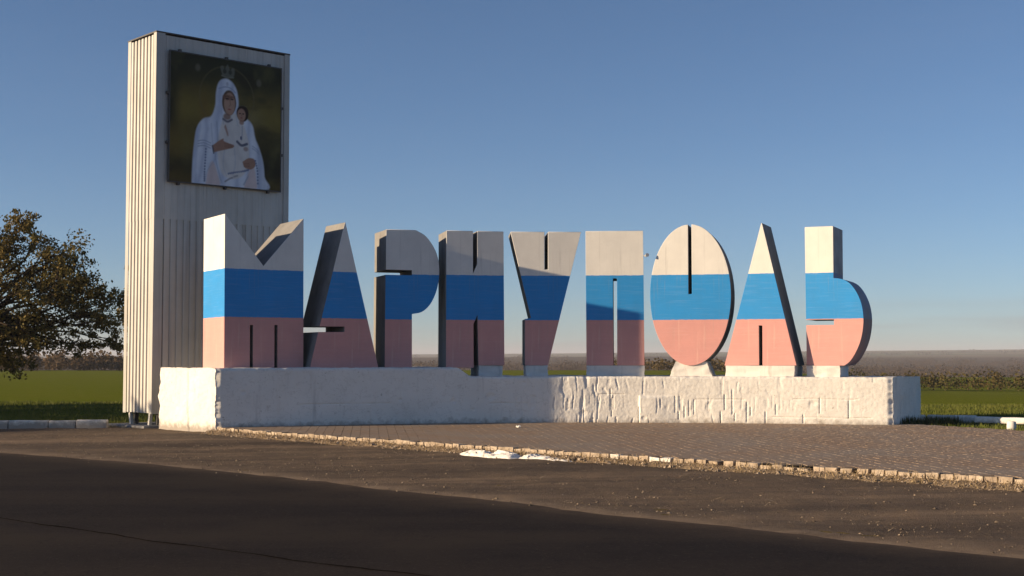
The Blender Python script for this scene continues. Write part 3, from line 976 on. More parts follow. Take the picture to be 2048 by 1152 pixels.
# ------------------------------------------------------------------ picture board on the pylon
def build_board():
    W, H = 3.34, 3.39
    th = R(PTH); tx, ty = math.cos(th), -math.sin(th); nx, ny = -math.sin(th), -math.cos(th)
    s0, h0 = .315, 6.235
    bx, by = PX + tx * s0 - math.sin(th) * -.0, PY + ty * s0
    root = empty('picture_board', (bx + nx * -0.0 + math.sin(th) * -.10, by + math.cos(th) * -.10, h0), -th)
    tag(root, 'large square picture board of a white robed mother with child on the pylon', 'picture')
    nx_, ny_ = 190, 192
    gx = np.linspace(0, 1, nx_); gy = np.linspace(0, 1, ny_)
    X, Y = np.meshgrid(gx, gy, indexing='ij')       # y up
    u, v = X, 1 - Y                                  # v down, picture coordinates
    img = np.zeros((nx_, ny_, 3))
    def ss(a, b, x): return smooth(a, b, x)
    def over(c, m):
        img[:] = img * (1 - m[..., None]) + np.array(c)[None, None] * m[..., None]
    def ell(cx, cy, rx, ry, soft=.06, rot=0):
        dx, dy = u - cx, v - cy
        if rot:
            c, s = math.cos(rot), math.sin(rot); dx, dy = dx * c + dy * s, -dx * s + dy * c
        q = np.sqrt((dx / rx) ** 2 + (dy / ry) ** 2)
        return ss(1 + soft, 1 - soft, q)
    def poly(pts, soft=.010):
        P = np.array(on_line_k(list(pts) + [pts[0]], 6))
        inside = np.zeros(u.shape, bool); dist = np.full(u.shape, 9.)
        for i in range(len(P) - 1):
            (x1, y1), (x2, y2) = P[i], P[i + 1]
            cond = (y1 > v) != (y2 > v)
            with np.errstate(divide='ignore', invalid='ignore'):
                xi = (x2 - x1) * (v - y1) / (y2 - y1 + 1e-12) + x1
            inside ^= cond & (u < xi)
            ex, ey = x2 - x1, y2 - y1
            t = np.clip(((u - x1) * ex + (v - y1) * ey) / (ex * ex + ey * ey + 1e-12), 0, 1)
            dist = np.minimum(dist, np.hypot(u - x1 - t * ex, v - y1 - t * ey))
        return ss(-soft, soft, np.where(inside, dist, -dist))
    def line(pts, w, soft=.004):
        P = np.array(on_line_k(pts, 8)); dist = np.full(u.shape, 9.)
        for i in range(len(P) - 1):
            (x1, y1), (x2, y2) = P[i], P[i + 1]; ex, ey = x2 - x1, y2 - y1
            t = np.clip(((u - x1) * ex + (v - y1) * ey) / (ex * ex + ey * ey + 1e-12), 0, 1)
            dist = np.minimum(dist, np.hypot(u - x1 - t * ex, v - y1 - t * ey))
        return ss(w + soft, max(w - soft, 0), dist)
    # ground of the picture: dark olive and brown-gold
    n = fbm(u * 2.2, v * 4, 201); n2 = fbm(u * 6, v * 9, 205)
    img[:] = np.array((.030, .028, .014))
    over((.018, .026, .016), ss(.42, .0, v) * .8)
    over((.27, .20, .045), np.exp(-((v - .42 - .08 * (n - .5)) / .17) ** 2) * .75 * ss(.0, .12, u))
    over((.22, .15, .03), np.exp(-((v - .70) / .13) ** 2) * .65 * ss(.5, .2, u))
    over((.15, .095, .02), ss(.82, 1.0, v) * .5)
    over((.24, .19, .08), np.exp(-(((u - .73) / .10) ** 2 + ((v - .46) / .11) ** 2)) * .8)
    over((.20, .12, .03), np.exp(-(((u - .30) / .05) ** 2 + ((v - .41) / .12) ** 2)) * .7)
    over((.055, .055, .02), n2 * .3); over((.16, .14, .05), smooth(.52, .78, fbm(u * 5, v * 3.2, 207)) * .4); over((.02, .02, .012), smooth(.5, .75, fbm(u * 3 + 5, v * 7, 209)) * .55)
    # faint halo ring and two pale flecks
    ring = np.abs(np.hypot(u - .50, (v - .30) * 1.0) - .245)
    over((.14, .12, .06), ss(.012, .0, ring) * ss(.50, .40, v) * .45)
    for cx, cy in ((.235, .095), (.79, .145)): over((.20, .19, .14), ell(cx, cy, .022, .028, .5) * .5)
    v = v + .05 - .025 * smooth(.35, .7, v)     # the figure stands a little higher
    # mantle
    W1, W2 = (.70, .74, .84), (.52, .57, .69)
    body = poly([(.195,1.03),(.20,.86),(.215,.70),(.235,.60),(.285,.535),(.36,.505),(.395,.42),(.40,.32),(.425,.235),(.48,.20),(.535,.215),(.58,.27),(.60,.35),(.61,.44),(.68,.49),(.735,.535),(.76,.62),(.80,.70),(.835,.80),(.85,.92),(.855,1.03)])
    over(W1, body)
    over(W2, body * ss(.35, .7, fbm(u * 9 + v * 2, v * 3, 211)) * .6)
    over((.46, .52, .66), body * poly([(.195,1.03),(.20,.80),(.225,.62),(.27,.56),(.25,.70),(.235,.86),(.235,1.03)]) * .8)
    over((.45, .50, .62), body * poly([(.78,.70),(.84,.80),(.86,1.03),(.80,1.03),(.79,.86)]) * .7)
    fold = .5 + .5 * np.sin(u * 62 + 9 * fbm(u * 3, v * 2.2, 213) + v * 6)
    over((.36, .41, .55), body * fold ** 3 * .5)
    over((.86, .88, .92), body * ss(.62, .9, 1 - fold) * .18)
    # inner robe, warm white, and the pinkish lining below
    robe = poly([(.475,.47),(.60,.47),(.655,.545),(.70,.66),(.705,.80),(.66,.92),(.56,.965),(.46,.93),(.42,.80),(.42,.66)])
    over((.72, .66, .60), robe * .75)
    over((.66, .50, .46), poly([(.315,1.03),(.335,.92),(.375,.84),(.42,.93),(.44,1.03)]) * .75)
    over((.66, .50, .46), poly([(.66,1.03),(.69,.93),(.745,.84),(.77,.92),(.775,1.03)]) * .75)
    over((.50, .47, .47), robe * (.5 + .5 * np.sin(u * 48 - v * 16 + 7 * fbm(u * 4, v * 3, 215))) ** 3 * .32)
    # folds
    for pts, wd, a in (([(.41,.54),(.42,.68),(.40,.80),(.44,.95),(.46,1.0)], .006, .6), ([(.36,.56),(.37,.66),(.38,.74)], .006, .35), ([(.70,.93),(.66,1.0)], .006, .7),
                       ([(.40,.82),(.33,.92),(.31,1.0)], .004, .45), ([(.46,.34),(.45,.45),(.47,.55)], .005, .4), ([(.585,.38),(.58,.47),(.60,.55)], .004, .4), ([(.48,.74),(.47,.86),(.50,.94)], .006, .3), ([(.57,.72),(.58,.84),(.56,.93)], .006, .3)):
        over((.33, .38, .50), line(pts, wd) * a)
    # veil edge band
    over((.30, .36, .50), line([(.425,.285),(.48,.265),(.535,.272),(.575,.30)], .005) * .8)
    over((.42, .45, .55), ell(.50, .24, .012, .016, .3) * .7)
    # face of the mother
    over((.11, .065, .045), ell(.518, .385, .064, .098, .08))
    over((.46, .285, .21), ell(.522, .395, .050, .088, .12))
    over((.20, .10, .07), ell(.505, .345, .045, .022, .4) * .8)
    over((.06, .035, .03), ell(.500, .357, .016, .007, .4)); over((.06, .035, .03), ell(.545, .357, .014, .007, .4))
    over((.10, .055, .045), line([(.482,.342),(.502,.336),(.516,.343)], .003) * .8); over((.10, .055, .045), line([(.533,.342),(.547,.337),(.560,.345)], .003) * .8)
    over((.24, .12, .085), line([(.524,.35),(.530,.40),(.522,.412)], .004) * .7)
    over((.34, .11, .09), ell(.522, .438, .017, .006, .4))
    over((.22, .11, .08), ell(.50, .495, .034, .022, .3) * .8)
    over((.10, .09, .13), line([(.465,.515),(.505,.53),(.545,.512)], .008) * .85)
    # child
    over((.035, .018, .014), ell(.642, .455, .056, .062, .08))
    over((.40, .235, .17), ell(.632, .468, .038, .048, .12))
    for ex in (.618, .648): over((.05, .03, .025), ell(ex, .458, .009, .005, .4))
    over((.28, .09, .07), ell(.632, .490, .011, .005, .4)); over((.22, .11, .08), line([(.634,.460),(.636,.476)], .003) * .7)
    over((.30, .16, .11), ell(.634, .522, .022, .018, .3) * .8)
    over((.25, .28, .38), line([(.64,.55),(.64,.60),(.637,.65)], .004) * .7)
    over((.07, .08, .14), line([(.595,.665),(.635,.690),(.685,.675)], .010) * .9)
    over((.12, .13, .22), ell(.63, .635, .009, .014, .3)); over((.28, .17, .15), ell(.675, .715, .022, .018, .4) * .7)
    # hands
    over((.36, .205, .15), poly([(.375,.715),(.43,.675),(.47,.655),(.475,.672),(.52,.685),(.565,.695),(.56,.715),(.50,.735),(.43,.755),(.385,.765)], .005))
    for k in range(3): over((.18, .09, .065), line([(.48, .688 + k * .014), (.55, .697 + k * .009)], .002) * .6)
    over((.05, .05, .08), line([(.372,.72),(.385,.775)], .007) * .8)
    over((.36, .205, .15), poly([(.645,.82),(.70,.785),(.755,.79),(.765,.84),(.72,.875),(.665,.862)], .005))
    for k in range(3): over((.18, .09, .065), line([(.66, .832 + k * .012), (.71, .825 + k * .013)], .002) * .6)
    over((.34, .18, .13), poly([(.475,.57),(.49,.555),(.515,.62),(.505,.63)], .005) * .8)
    # trims: dotted borders and cuffs
    for pts in ([(.315,.75),(.31,.84),(.305,.93),(.305,1.0)], [(.765,.80),(.785,.88),(.79,.98)], [(.52,.925),(.58,.91),(.65,.895),(.70,.88)]):
        P = np.array(on_line_k(pts, 4))
        for p in P[::1]: over((.13, .17, .30), ell(p[0], p[1], .0085, .0085, .3) * .85)
    for dy in (0, .02, .04): over((.22, .28, .42), line([(.245,.695+dy),(.30,.685+dy),(.355,.70+dy)], .0035) * .7)
    for dy in (0, .018): over((.22, .28, .42), line([(.735,.685+dy),(.765,.70+dy),(.80,.725+dy)], .0035) * .6)
    over((.18, .17, .20), line([(.49,.99),(.53,.965),(.555,.955)], .007) * .7); over((.18, .17, .20), line([(.57,.945),(.60,.935)], .007) * .6)
    # crown
    cm = np.maximum(poly([(.455,.175),(.435,.115),(.46,.10),(.475,.125),(.50,.085),(.525,.125),(.545,.105),(.565,.12),(.55,.18)], .006), 0)
    over((.15, .16, .13), cm * .75); over((.03, .03, .02), ell(.475, .142, .016, .018, .4) * .8 + ell(.525, .144, .016, .018, .4) * .8)
    over((.22, .22, .18), line([(.45,.178),(.50,.187),(.555,.182)], .006) * .7)
    over((.17, .16, .10), line([(.60,.405),(.64,.395),(.68,.40)], .004) * .4)
    img *= (.93 + .14 * fbm(u * 30, v * 30, 221))[..., None]
    V = np.stack([X * W, X * 0 - .032, Y * H], -1).reshape(-1, 3)
    t = NT('printed_picture', .5, .12)
    at = t.n.new('ShaderNodeAttribute'); at.attribute_name = 'print'
    t.col(at.outputs['Color'])
    me = np_mesh('print', V, grid_faces(nx_, ny_), t.mat)
    ca = me.color_attributes.new('print', 'FLOAT_COLOR', 'POINT')
    ca.data.foreach_set('color', np.concatenate([img, np.ones((nx_, ny_, 1))], -1).astype(np.float32).ravel())
    link_mesh('print', me, root)
    MB().box(0, W, -.030, .0, 0, H).build('backing', M_STEEL, root)
    for nm, b in (('frame_bar', (-.03, 0, -.04, .01, -.03, H + .03)), ('frame_bar', (W, W + .03, -.04, .01, -.03, H + .03)), ('frame_bar', (0, W, -.04, .01, H, H + .03)), ('frame_bar', (0, W, -.04, .01, -.03, 0))):
        MB().box(*b).build(nm, M_STEEL, root)
    for x in (.28, 1.66, 2.98):
        MB().box(x - .035, x + .035, -.03, .05, H + .03, H + .085).build('clip', M_STEEL, root)
        MB().box(x - .035, x + .035, -.03, .05, -.09, -.03).build('clip', M_STEEL, root)
    for z in (1.0, 2.3):
        MB().box(-.085, -.03, -.03, .05, z - .035, z + .035).build('clip', M_STEEL, root)
        MB().box(W + .03, W + .085, -.03, .05, z - .035, z + .035).build('clip', M_STEEL, root)
build_board()

# ------------------------------------------------------------------ kerbs, bollard, lime heaps, litter
def rough_box(mb_dims, seed, amp=.02, cuts=7, mat=M_WASH, name='kerb_stone', parent=None, loc=(0, 0, 0), rz=0):
    x0, x1, y0, y1, z0, z1 = mb_dims
    bm = bmesh.new()
    bmesh.ops.create_cube(bm, size=1)
    for v in bm.verts:
        v.co = Vector((x0 + (v.co.x + .5) * (x1 - x0), y0 + (v.co.y + .5) * (y1 - y0), z0 + (v.co.z + .5) * (z1 - z0)))
    bmesh.ops.bevel(bm, geom=bm.edges[:], offset=.018, segments=1, affect='EDGES')
    bmesh.ops.subdivide_edges(bm, edges=[e for e in bm.edges if e.calc_length() > .1], cuts=cuts, use_grid_fill=True)
    for v in bm.verts:
        a = float(fbm(v.co.x / .17 + seed * 3.1, (v.co.z + v.co.y) / .12 + seed, 161)) - .5
        b = float(fbm(v.co.x / .2 - seed, (v.co.y - v.co.z) / .15, 163)) - .5
        v.co.y += a * amp * 2; v.co.z += b * amp * 1.4; v.co.x += a * amp
    me = bpy.data.meshes.new(name); bm.to_mesh(me); bm.free()
    me.materials.append(mat); me.shade_smooth(); me.set_sharp_from_angle(angle=R(45))
    o = link_mesh(name, me, parent, loc, rz)
    return o
kl = empty('painted_kerb', (-12.9, 34.55, -.18))
tag(kl, 'whitewashed kerb in shade along the grass, left of the pylon', 'kerb')
for k, (x0, ln, rz, dz) in enumerate(((-3.0, 1.0, .01, 0), (-1.99, 1.0, -.008, .0), (-.98, 1.02, .006, .0), (.06, 1.0, .0, .005), (1.08, .68, .015, .0), (1.79, .78, -.03, .02))):
    rough_box((0, ln, 0, .17, -.1, .235), k + 1, .012, 6, parent=kl, loc=(x0, 0, dz), rz=rz)
kr = empty('painted_kerb', (9.6, 36.0, -.1))
tag(kr, 'whitewashed kerb running back into shade behind the wall end', 'kerb')
rough_box((0, 1.2, 0, .18, -.2, .24), 11, .012, 6, parent=kr, loc=(.2, .15, 0), rz=-.16)
rough_box((0, 1.25, 0, .18, -.2, .24), 12, .012, 6, parent=kr, loc=(1.42, -.05, 0), rz=-.28)
ks = empty('painted_beam', (11.85, 34.6, 0))
tag(ks, 'sunlit whitewashed concrete beam lying on the grass at right', 'beam')
rough_box((0, 2.6, -.14, .16, .0, .155), 13, .012, 9, name='beam', parent=ks, loc=(0, 0, 0), rz=-R(37))
rough_box((0, 2.2, -.14, .16, .0, .155), 14, .012, 9, name='beam', parent=ks, loc=(2.1, -1.58, 0), rz=-R(37))
st = MB().tube([(0, 0, -.1), (0, 0, .08), (.003, 0, .17), (.004, 0, .185)], [.11, .108, .10, .085], 16)
o = st.build('stone_stub', M_BLOCK, None, (11.70, 31.75, -.02), smooth_angle=40)
tag(o, 'short round concrete stub in the grass before the white beam', 'stub')
def lump(name, label, loc, lx, ly, lz, seed, mat, rz=0):
    nu, nv = 60, 22
    U, Vv = np.meshgrid(np.linspace(-1, 1, nu), np.linspace(-1, 1, nv), indexing='ij')
    env = np.clip(1 - np.abs(U) ** 2.6, 0, 1) ** .6 * np.clip(1 - np.abs(Vv) ** 2.2, 0, 1) ** .5
    z = env * lz * (.35 + 1.1 * np.round(fbm(U * 4 + seed, Vv * 2.2, 171) * 5) / 5) - .02 + .02 * (fbm(U * 12, Vv * 8 + seed, 173) - .5)
    x = U * lx + .06 * (fbm(U * 5, Vv * 4, 175 + seed) - .5); y = Vv * ly * (.75 + .4 * fbm(U * 4 + seed, U * 0, 177))
    me = np_mesh(name, np.stack([x, y, z], -1).reshape(-1, 3), grid_faces(nu, nv), mat, sm=True)
    me.set_sharp_from_angle(angle=R(35))
    o = link_mesh(name, me, None, loc, rz)
    tag(o, label, 'rubble')
tl = NT('white_lime', .9, .2)
v_ = tl.coord('Object')
tl.col(tl.mix(tl.rng(tl.noise(v_, 7, 6, .7), .55, .68), (.80, .77, .72), (.40, .33, .26))); tl.bump(tl.noise(v_, 40, 5, .7), .6, .012)
lump('lime_heap', 'longer low heap of white lime below the kerb row', (-.42, 24.45, -.17), .80, .24, .15, 2.0, tl.mat, -R(40))
lump('lime_heap', 'smaller low heap of white lime below the kerb row, right of another', (.62, 23.62, -.17), .70, .22, .125, 7.0, tl.mat, -R(40))
# crumpled scrap
bm = bmesh.new(); bmesh.ops.create_icosphere(bm, subdivisions=2, radius=.06)
for v in bm.verts: v.co *= .55 + .9 * float(vnoise(v.co.x * 40, v.co.y * 40 + v.co.z * 30, 9)); v.co.z *= .6
me = bpy.data.meshes.new('paper_scrap'); bm.to_mesh(me); bm.free(); me.materials.append(M_LAMP)
o = link_mesh('paper_scrap', me, None, (.16, 32.0, .03)); tag(o, 'small crumpled white scrap on the paving before the wall', 'litter')

# gravel and twigs on the shoulder
def build_gravel():
    N = 24000
    x = RNG.uniform(-13, 8.5, N); y = RNG.uniform(12, 34, N)
    rd = road_signed(x, y)
    ky = np.where(x < -7, 34.2, kerb_y(x) - .5)
    m = (y < ky) & (rd > -.6) & (RNG.random(N) < np.where(rd < .1, .08, .35 + .65 * (fbm(x / 1.2 + y / 1.2, y / 3 - x / 3, 181) > .5)))
    x, y, rd = x[m], y[m], rd[m]; n = len(x)
    s = np.exp(RNG.normal(math.log(.0075), .45, n)); s = np.minimum(s, .024)
    base = np.array([(-1,-.8,0),(1,-.7,0),(.9,.9,0),(-.8,.8,0),(-.4,-.3,.9),(.5,.2,.8)])
    fc = np.array([(0,1,4),(1,5,4),(1,2,5),(2,3,5),(3,4,5),(3,0,4)])
    a = RNG.uniform(0, 6.28, n)
    bx = base[None, :, 0] * np.cos(a)[:, None] - base[None, :, 1] * np.sin(a)[:, None]
    by = base[None, :, 0] * np.sin(a)[:, None] + base[None, :, 1] * np.cos(a)[:, None]
    z0 = np.where(rd < .05, -.187, -.205 + .075 * smooth(1.2, 5.5, rd))
    jit = RNG.uniform(.7, 1.3, (n, 6))
    V = np.stack([bx * jit * s[:, None] + x[:, None], by * jit * s[:, None] + y[:, None], base[None, :, 2] * jit * s[:, None] + z0[:, None]], -1).reshape(-1, 3)
    F = (fc[None] + (np.arange(n) * 6)[:, None, None]).reshape(-1, 3)
    t = NT('roadside_gravel', .9, .2)
    p = t.pos(); c = t.noise(p, 9, 2, .5)
    t.col(t.mix(t.rng(c, .42, .62), (.08, .062, .046), (.25, .195, .14)))
    o = link_mesh('gravel', np_mesh('gravel', V, F, t.mat)); tag(o, 'loose pale gravel strewn over the road shoulder', 'gravel', kind='stuff')
    # coarser rubble banked below the kerb row
    n = 5200
    d_ = np.gradient(KL, axis=0); d_ /= np.linalg.norm(d_, axis=1)[:, None]; q_ = np.stack([d_[:, 1], -d_[:, 0]], 1)
    idx = RNG.integers(0, len(KL), n); off = np.abs(RNG.normal(.22, .17, n)) + .03
    pp = KL[idx] + q_[idx] * off[:, None]
    mm = pp[:, 0] < .4 * pp[:, 1] + .4; pp = pp[mm]; off = off[mm]; n = len(pp)
    zz = np.interp(off, [.02, .15, .3, .45, .6, 1.2], [-.055, -.07, -.105, -.15, -.185, -.19])
    s = np.minimum(np.exp(RNG.normal(math.log(.009), .5, n)), .032)
    a = RNG.uniform(0, 6.28, n)
    bx = base[None, :, 0] * np.cos(a)[:, None] - base[None, :, 1] * np.sin(a)[:, None]
    by = base[None, :, 0] * np.sin(a)[:, None] + base[None, :, 1] * np.cos(a)[:, None]
    jit = RNG.uniform(.7, 1.3, (n, 6))
    V = np.stack([bx * jit * s[:, None] + pp[:, :1], by * jit * s[:, None] + pp[:, 1:], base[None, :, 2] * jit * s[:, None] * 1.3 + zz[:, None]], -1).reshape(-1, 3)
    F = (fc[None] + (np.arange(n) * 6)[:, None, None]).reshape(-1, 3)
    t = NT('verge_rubble', .9, .2)
    p = t.pos(); c = t.noise(p, 16, 2, .5)
    t.col(t.mix(t.rng(c, .38, .62), (.17, .13, .095), (.42, .335, .25)))
    o = link_mesh('rubble', np_mesh('rubble', V, F, t.mat)); tag(o, 'coarse tan rubble banked below the kerb row', 'rubble', kind='stuff')
    k = 1500
    x = RNG.uniform(-12, 8, k); y = RNG.uniform(13, 32, k); rd = road_signed(x, y)
    m = (y < np.where(x < -7, 33, kerb_y(x) - .5)) & (rd > .1)
    pos = np.stack([x, y, -.195 + .075 * smooth(1.2, 5.5, rd) + .012], 1)[m]
    blades('straw_stalks', pos, .05, .26, .007, (.45, .35, .22), (.26, .19, .12), 1.50, 'scattered dry stalks lying on the road shoulder', 'stalks', sd=.04)
build_gravel()

# ------------------------------------------------------------------ grass
def build_grass():
    P = []
    n = 60000
    x = RNG.uniform(-24, -6, n); y = 34.6 + 24 * RNG.random(n) ** 1.5
    m = (x > -.42 * y) & (x < -.26 * y + 1.2); P.append(np.stack([x, y], 1)[m])
    x = RNG.uniform(9.6, 24, n); y = 30.5 + 26 * RNG.random(n) ** 1.4
    m = (x < .41 * y) & (x > np.maximum(grass_x(y) + .05, 10.0)) & ~((y < 36.3) & (x < 10.6) & (y > 33.0) & (x < 9.4 + (y - 33.4) * .75)); P.append(np.stack([x, y], 1)[m])
    p = np.concatenate(P)
    z = terr(p[:, 0], p[:, 1])
    # lawn strip by the paving lies level with the kerb
    z = np.where((p[:, 0] > 9) & (p[:, 1] < 38), np.maximum(z, -.06), z)
    blades('crop_grass', np.column_stack([p, z]), .05, .13, .009, (.10, .118, .020), (.125, .125, .028), .35, 'short green crop and grass in the field behind the wall', 'grass', (.085, .105, .016))
    # dry tuft margin
    k = 5200
    x = RNG.uniform(-15, -9.6, k); y = 34.85 + np.abs(RNG.normal(0, .75, k))
    z = terr(x, y)
    blades('dry_grass', np.column_stack([x, y, z]), .06, .2, .009, (.33, .23, .12), (.20, .15, .075), .5, 'tan dry grass along the back of the shaded white kerb', 'grass', (.10, .11, .04))
    # dark weeds at the foot of the wall's right end
    k = 1500
    x = RNG.uniform(9.6, 11.4, k); y = 33.9 + RNG.normal(0, .16, k) + (x - 9.6) * .35
    blades('weeds', np.column_stack([x, y, np.full(k, -.05)]), .08, .30, .012, (.05, .075, .022), (.09, .08, .035), .35, 'dark low weeds at the foot of the wall end', 'weeds')
# lawn strip sheet at right
me = bpy.data.meshes.new('lawn_strip'); bm = bmesh.new()
pl = [(9.0, 34.05), (10.12, 33.65), (11.45, 30.95), (12.95, 27.55), (14.95, 23.05), (24, 23), (24, 38.5), (9.0, 38.5)]
f = bm.faces.new([bm.verts.new((a, b, -.05)) for a, b in pl]); bmesh.ops.triangulate(bm, faces=[f])
bmesh.ops.recalc_face_normals(bm, faces=bm.faces)
if bm.faces[:][0].normal.z < 0: bmesh.ops.reverse_faces(bm, faces=bm.faces[:])
bm.to_mesh(me); bm.free()
me.materials.append(simple('lawn', (.06, .095, .022), (.11, .105, .04), 2.5, .95, .1, .8, 20, .05, world_=True))
o = link_mesh('lawn_strip', me); tag(o, kind='structure')
build_grass()

# ------------------------------------------------------------------ trees
def leaf_mat(name, cols, scale=.9):
    t = NT(name, .75, .2)
    p = t.pos(); n = t.noise(p, scale, 4, .6); n2 = t.noise(p, 9, 2, .5)
    c = t.mix(t.rng(n, .35, .62), cols[0], cols[1]); c = t.mix(t.rng(n2, .52, .66), c, cols[2])
    t.col(c)
    tr = t.n.new('ShaderNodeBsdfTranslucent'); t.l.new(c, tr.inputs['Color'])
    mx = t.n.new('ShaderNodeMixShader'); mx.inputs[0].default_value = .32
    out = t.n['Material Output']
    t.l.new(t.b.outputs[0], mx.inputs[1]); t.l.new(tr.outputs[0], mx.inputs[2]); t.l.new(mx.outputs[0], out.inputs['Surface'])
    return t.mat
M_LEAF = leaf_mat('autumn_leaves', ((.095, .090, .026), (.165, .120, .036), (.25, .17, .05)))
M_BARK = simple('dark_bark', (.060, .045, .034), (.035, .027, .021), 5, .95, .1, .8, 25, .03)
def leaf_quads(centers, per, spread, size, rng, wind=(0, 0, 0), elong=1.7):
    n = len(centers) * per
    c = np.repeat(np.asarray(centers), per, 0)
    sp = np.repeat(np.broadcast_to(np.asarray(spread, float), (len(centers),)), per)
    d = rng.normal(0, 1, (n, 3)); d /= np.linalg.norm(d, axis=1)[:, None]
    r = rng.random(n) ** .5 * sp
    p = c + d * r[:, None] * np.array((1, 1, .8)) + np.array(wind) * (r * rng.random(n))[:, None]
    a = rng.normal(0, 1, (n, 3)); a[:, 2] -= .5; a /= np.linalg.norm(a, axis=1)[:, None]
    b = np.cross(a, rng.normal(0, 1, (n, 3))); b /= np.linalg.norm(b, axis=1)[:, None]
    s = size * rng.uniform(.6, 1.35, n)
    e = a * (s * elong)[:, None]; w = b * (s * .5)[:, None]
    V = np.stack([p - e * .5, p + w, p + e * .5, p - w], 1).reshape(-1, 3)
    return V, np.arange(n * 4).reshape(-1, 4)
def make_tree(name, label, loc, trunk_h, clumps, per, leaf, seed, lean=(0, 0), lmat=M_LEAF, wind=(.5, 0, .05), group=None, trunk_r=.2):
    rng = np.random.default_rng(seed); r = random.Random(seed)
    root = empty(name, loc); tag(root, label, 'tree', group)
    T = MB()
    tp = [(0, 0, -.2), (lean[0]*.2, lean[1]*.2, trunk_h*.35), (lean[0]*.55, lean[1]*.55, trunk_h*.7), (lean[0], lean[1], trunk_h)]
    T.tube(tp, [trunk_r*1.25, trunk_r, trunk_r*.85, trunk_r*.6], 9)
    tops = []
    for (cx, cy, cz, rad) in clumps:
        k = r.choice((2, 3)); a = Vector(tp[k]); b = Vector((cx, cy, cz))
        m1 = a.lerp(b, .4) + Vector((r.uniform(-.2,.2), r.uniform(-.2,.2), r.uniform(.05,.35)))
        m2 = a.lerp(b, .75) + Vector((r.uniform(-.2,.2), r.uniform(-.2,.2), r.uniform(.0,.3)))
        T.tube([a, m1, m2, b], [trunk_r*.38, trunk_r*.24, trunk_r*.13, .012], 6, cap=False)
        for q in range(7):
            d = Vector((r.gauss(0,1), r.gauss(0,1), r.gauss(.2,.8))).normalized() * rad * r.uniform(.7, 1.25) + Vector(wind) * rad * .4
            s0 = m2.lerp(b, r.random())
            e = b + d
            T.tube([s0, s0.lerp(e, .5) + Vector((0, 0, .08)), e], [.022, .013, .005], 4, cap=False)
            tops.append((*e, rad * r.uniform(.25, .60)))
            if q < 5: tops.append((*(s0.lerp(e, .6)), rad * .55))
    T.build('trunk', M_BARK, root, smooth_angle=60)
    tops = np.array(tops)
    V, F = leaf_quads(tops[:, :3], per, tops[:, 3], leaf, rng, wind)
    link_mesh('crown', np_mesh('crown', V, F, lmat), root)
    return root
def crown_clumps(n, c, rad, seed, cr=(.5, .95), shell=.45):
    r = random.Random(seed); out = []
    while len(out) < n:
        d = Vector((r.uniform(-1,1), r.uniform(-1,1), r.uniform(-1,1)))
        if d.length > 1 or d.length < shell * r.random(): continue
        out.append((c[0] + d.x*rad[0], c[1] + d.y*rad[1], c[2] + d.z*rad[2], r.uniform(*cr)))
    return out
TX, TY = -19.0, 46.0
cl = crown_clumps(46, (1.4, 0, 4.0), (2.9, 2.4, 2.0), 4) + \
     [(1.9, .2, 6.2, .55), (2.3, -.2, 6.5, .45), (1.5, 0, 6.1, .6), (2.7, .1, 5.9, .5), (3.3, 0, 5.4, .5), (4.0, .2, 4.9, .55), (4.5, -.1, 4.6, .5), (5.0, 0, 4.1, .5), (5.3, .1, 3.5, .5), (5.1, 0, 2.9, .45),
      (4.4, .3, 3.9, .7), (4.3, -.2, 3.0, .65), (3.7, .3, 2.4, .55), (3.5, 0, 4.4, .7), (3.3, -.3, 3.3, .8), (2.6, .2, 2.2, .6), (1.6, .2, 1.9, .7), (.9, 0, 1.7, .7), (5.4, .2, 2.4, .35), (4.7, 0, 2.2, .4), (2.0, .2, 1.6, .5), (.2, -.2, 1.6, .8), (1.8, -.2, 2.6, .8), (1.2, .2, 2.4, .9), (2.6, 0, 3.0, .8), (4.9, .2, 3.3, .6), (2.1, 0, 5.6, .6), (1.2, .1, 5.7, .6), (.8, 0, 6.0, .5)]
make_tree('autumn_tree', 'large brown-leaved autumn tree hanging over the field left of the pylon', (TX, TY, -.25), 3.0, cl, 38, .066, 21, (.5, 0))
make_tree('autumn_tree', 'smaller autumn tree showing just behind the pylon edge', (-14.6, 56.0, -.25), 2.6,
          crown_clumps(26, (.0, 0, 4.0), (1.6, 1.6, 1.9), 8), 36, .078, 22, (.2, 0))
# trees of the same roadside row that stand outside the frame and throw the shade on the pylon foot
for k, (x, y, ch) in enumerate(((-31.0, 29.9, 3.0), (-33.5, 33.6, 3.3), (-31.2, 37.6, 3.2), (-34.0, 41.0, 3.5), (-31.0, 45.0, 3.3), (-35.0, 49.0, 3.6))):
    make_tree('roadside_tree', 'roadside tree of the row beyond the left edge, shading the grass', (x, y, -.25), 2.0,
              crown_clumps(30, (.2, 0, ch), (2.1, 2.0, 1.5), 30 + k), 14, .17, 40 + k, (.2, 0), group='roadside trees left of the view')

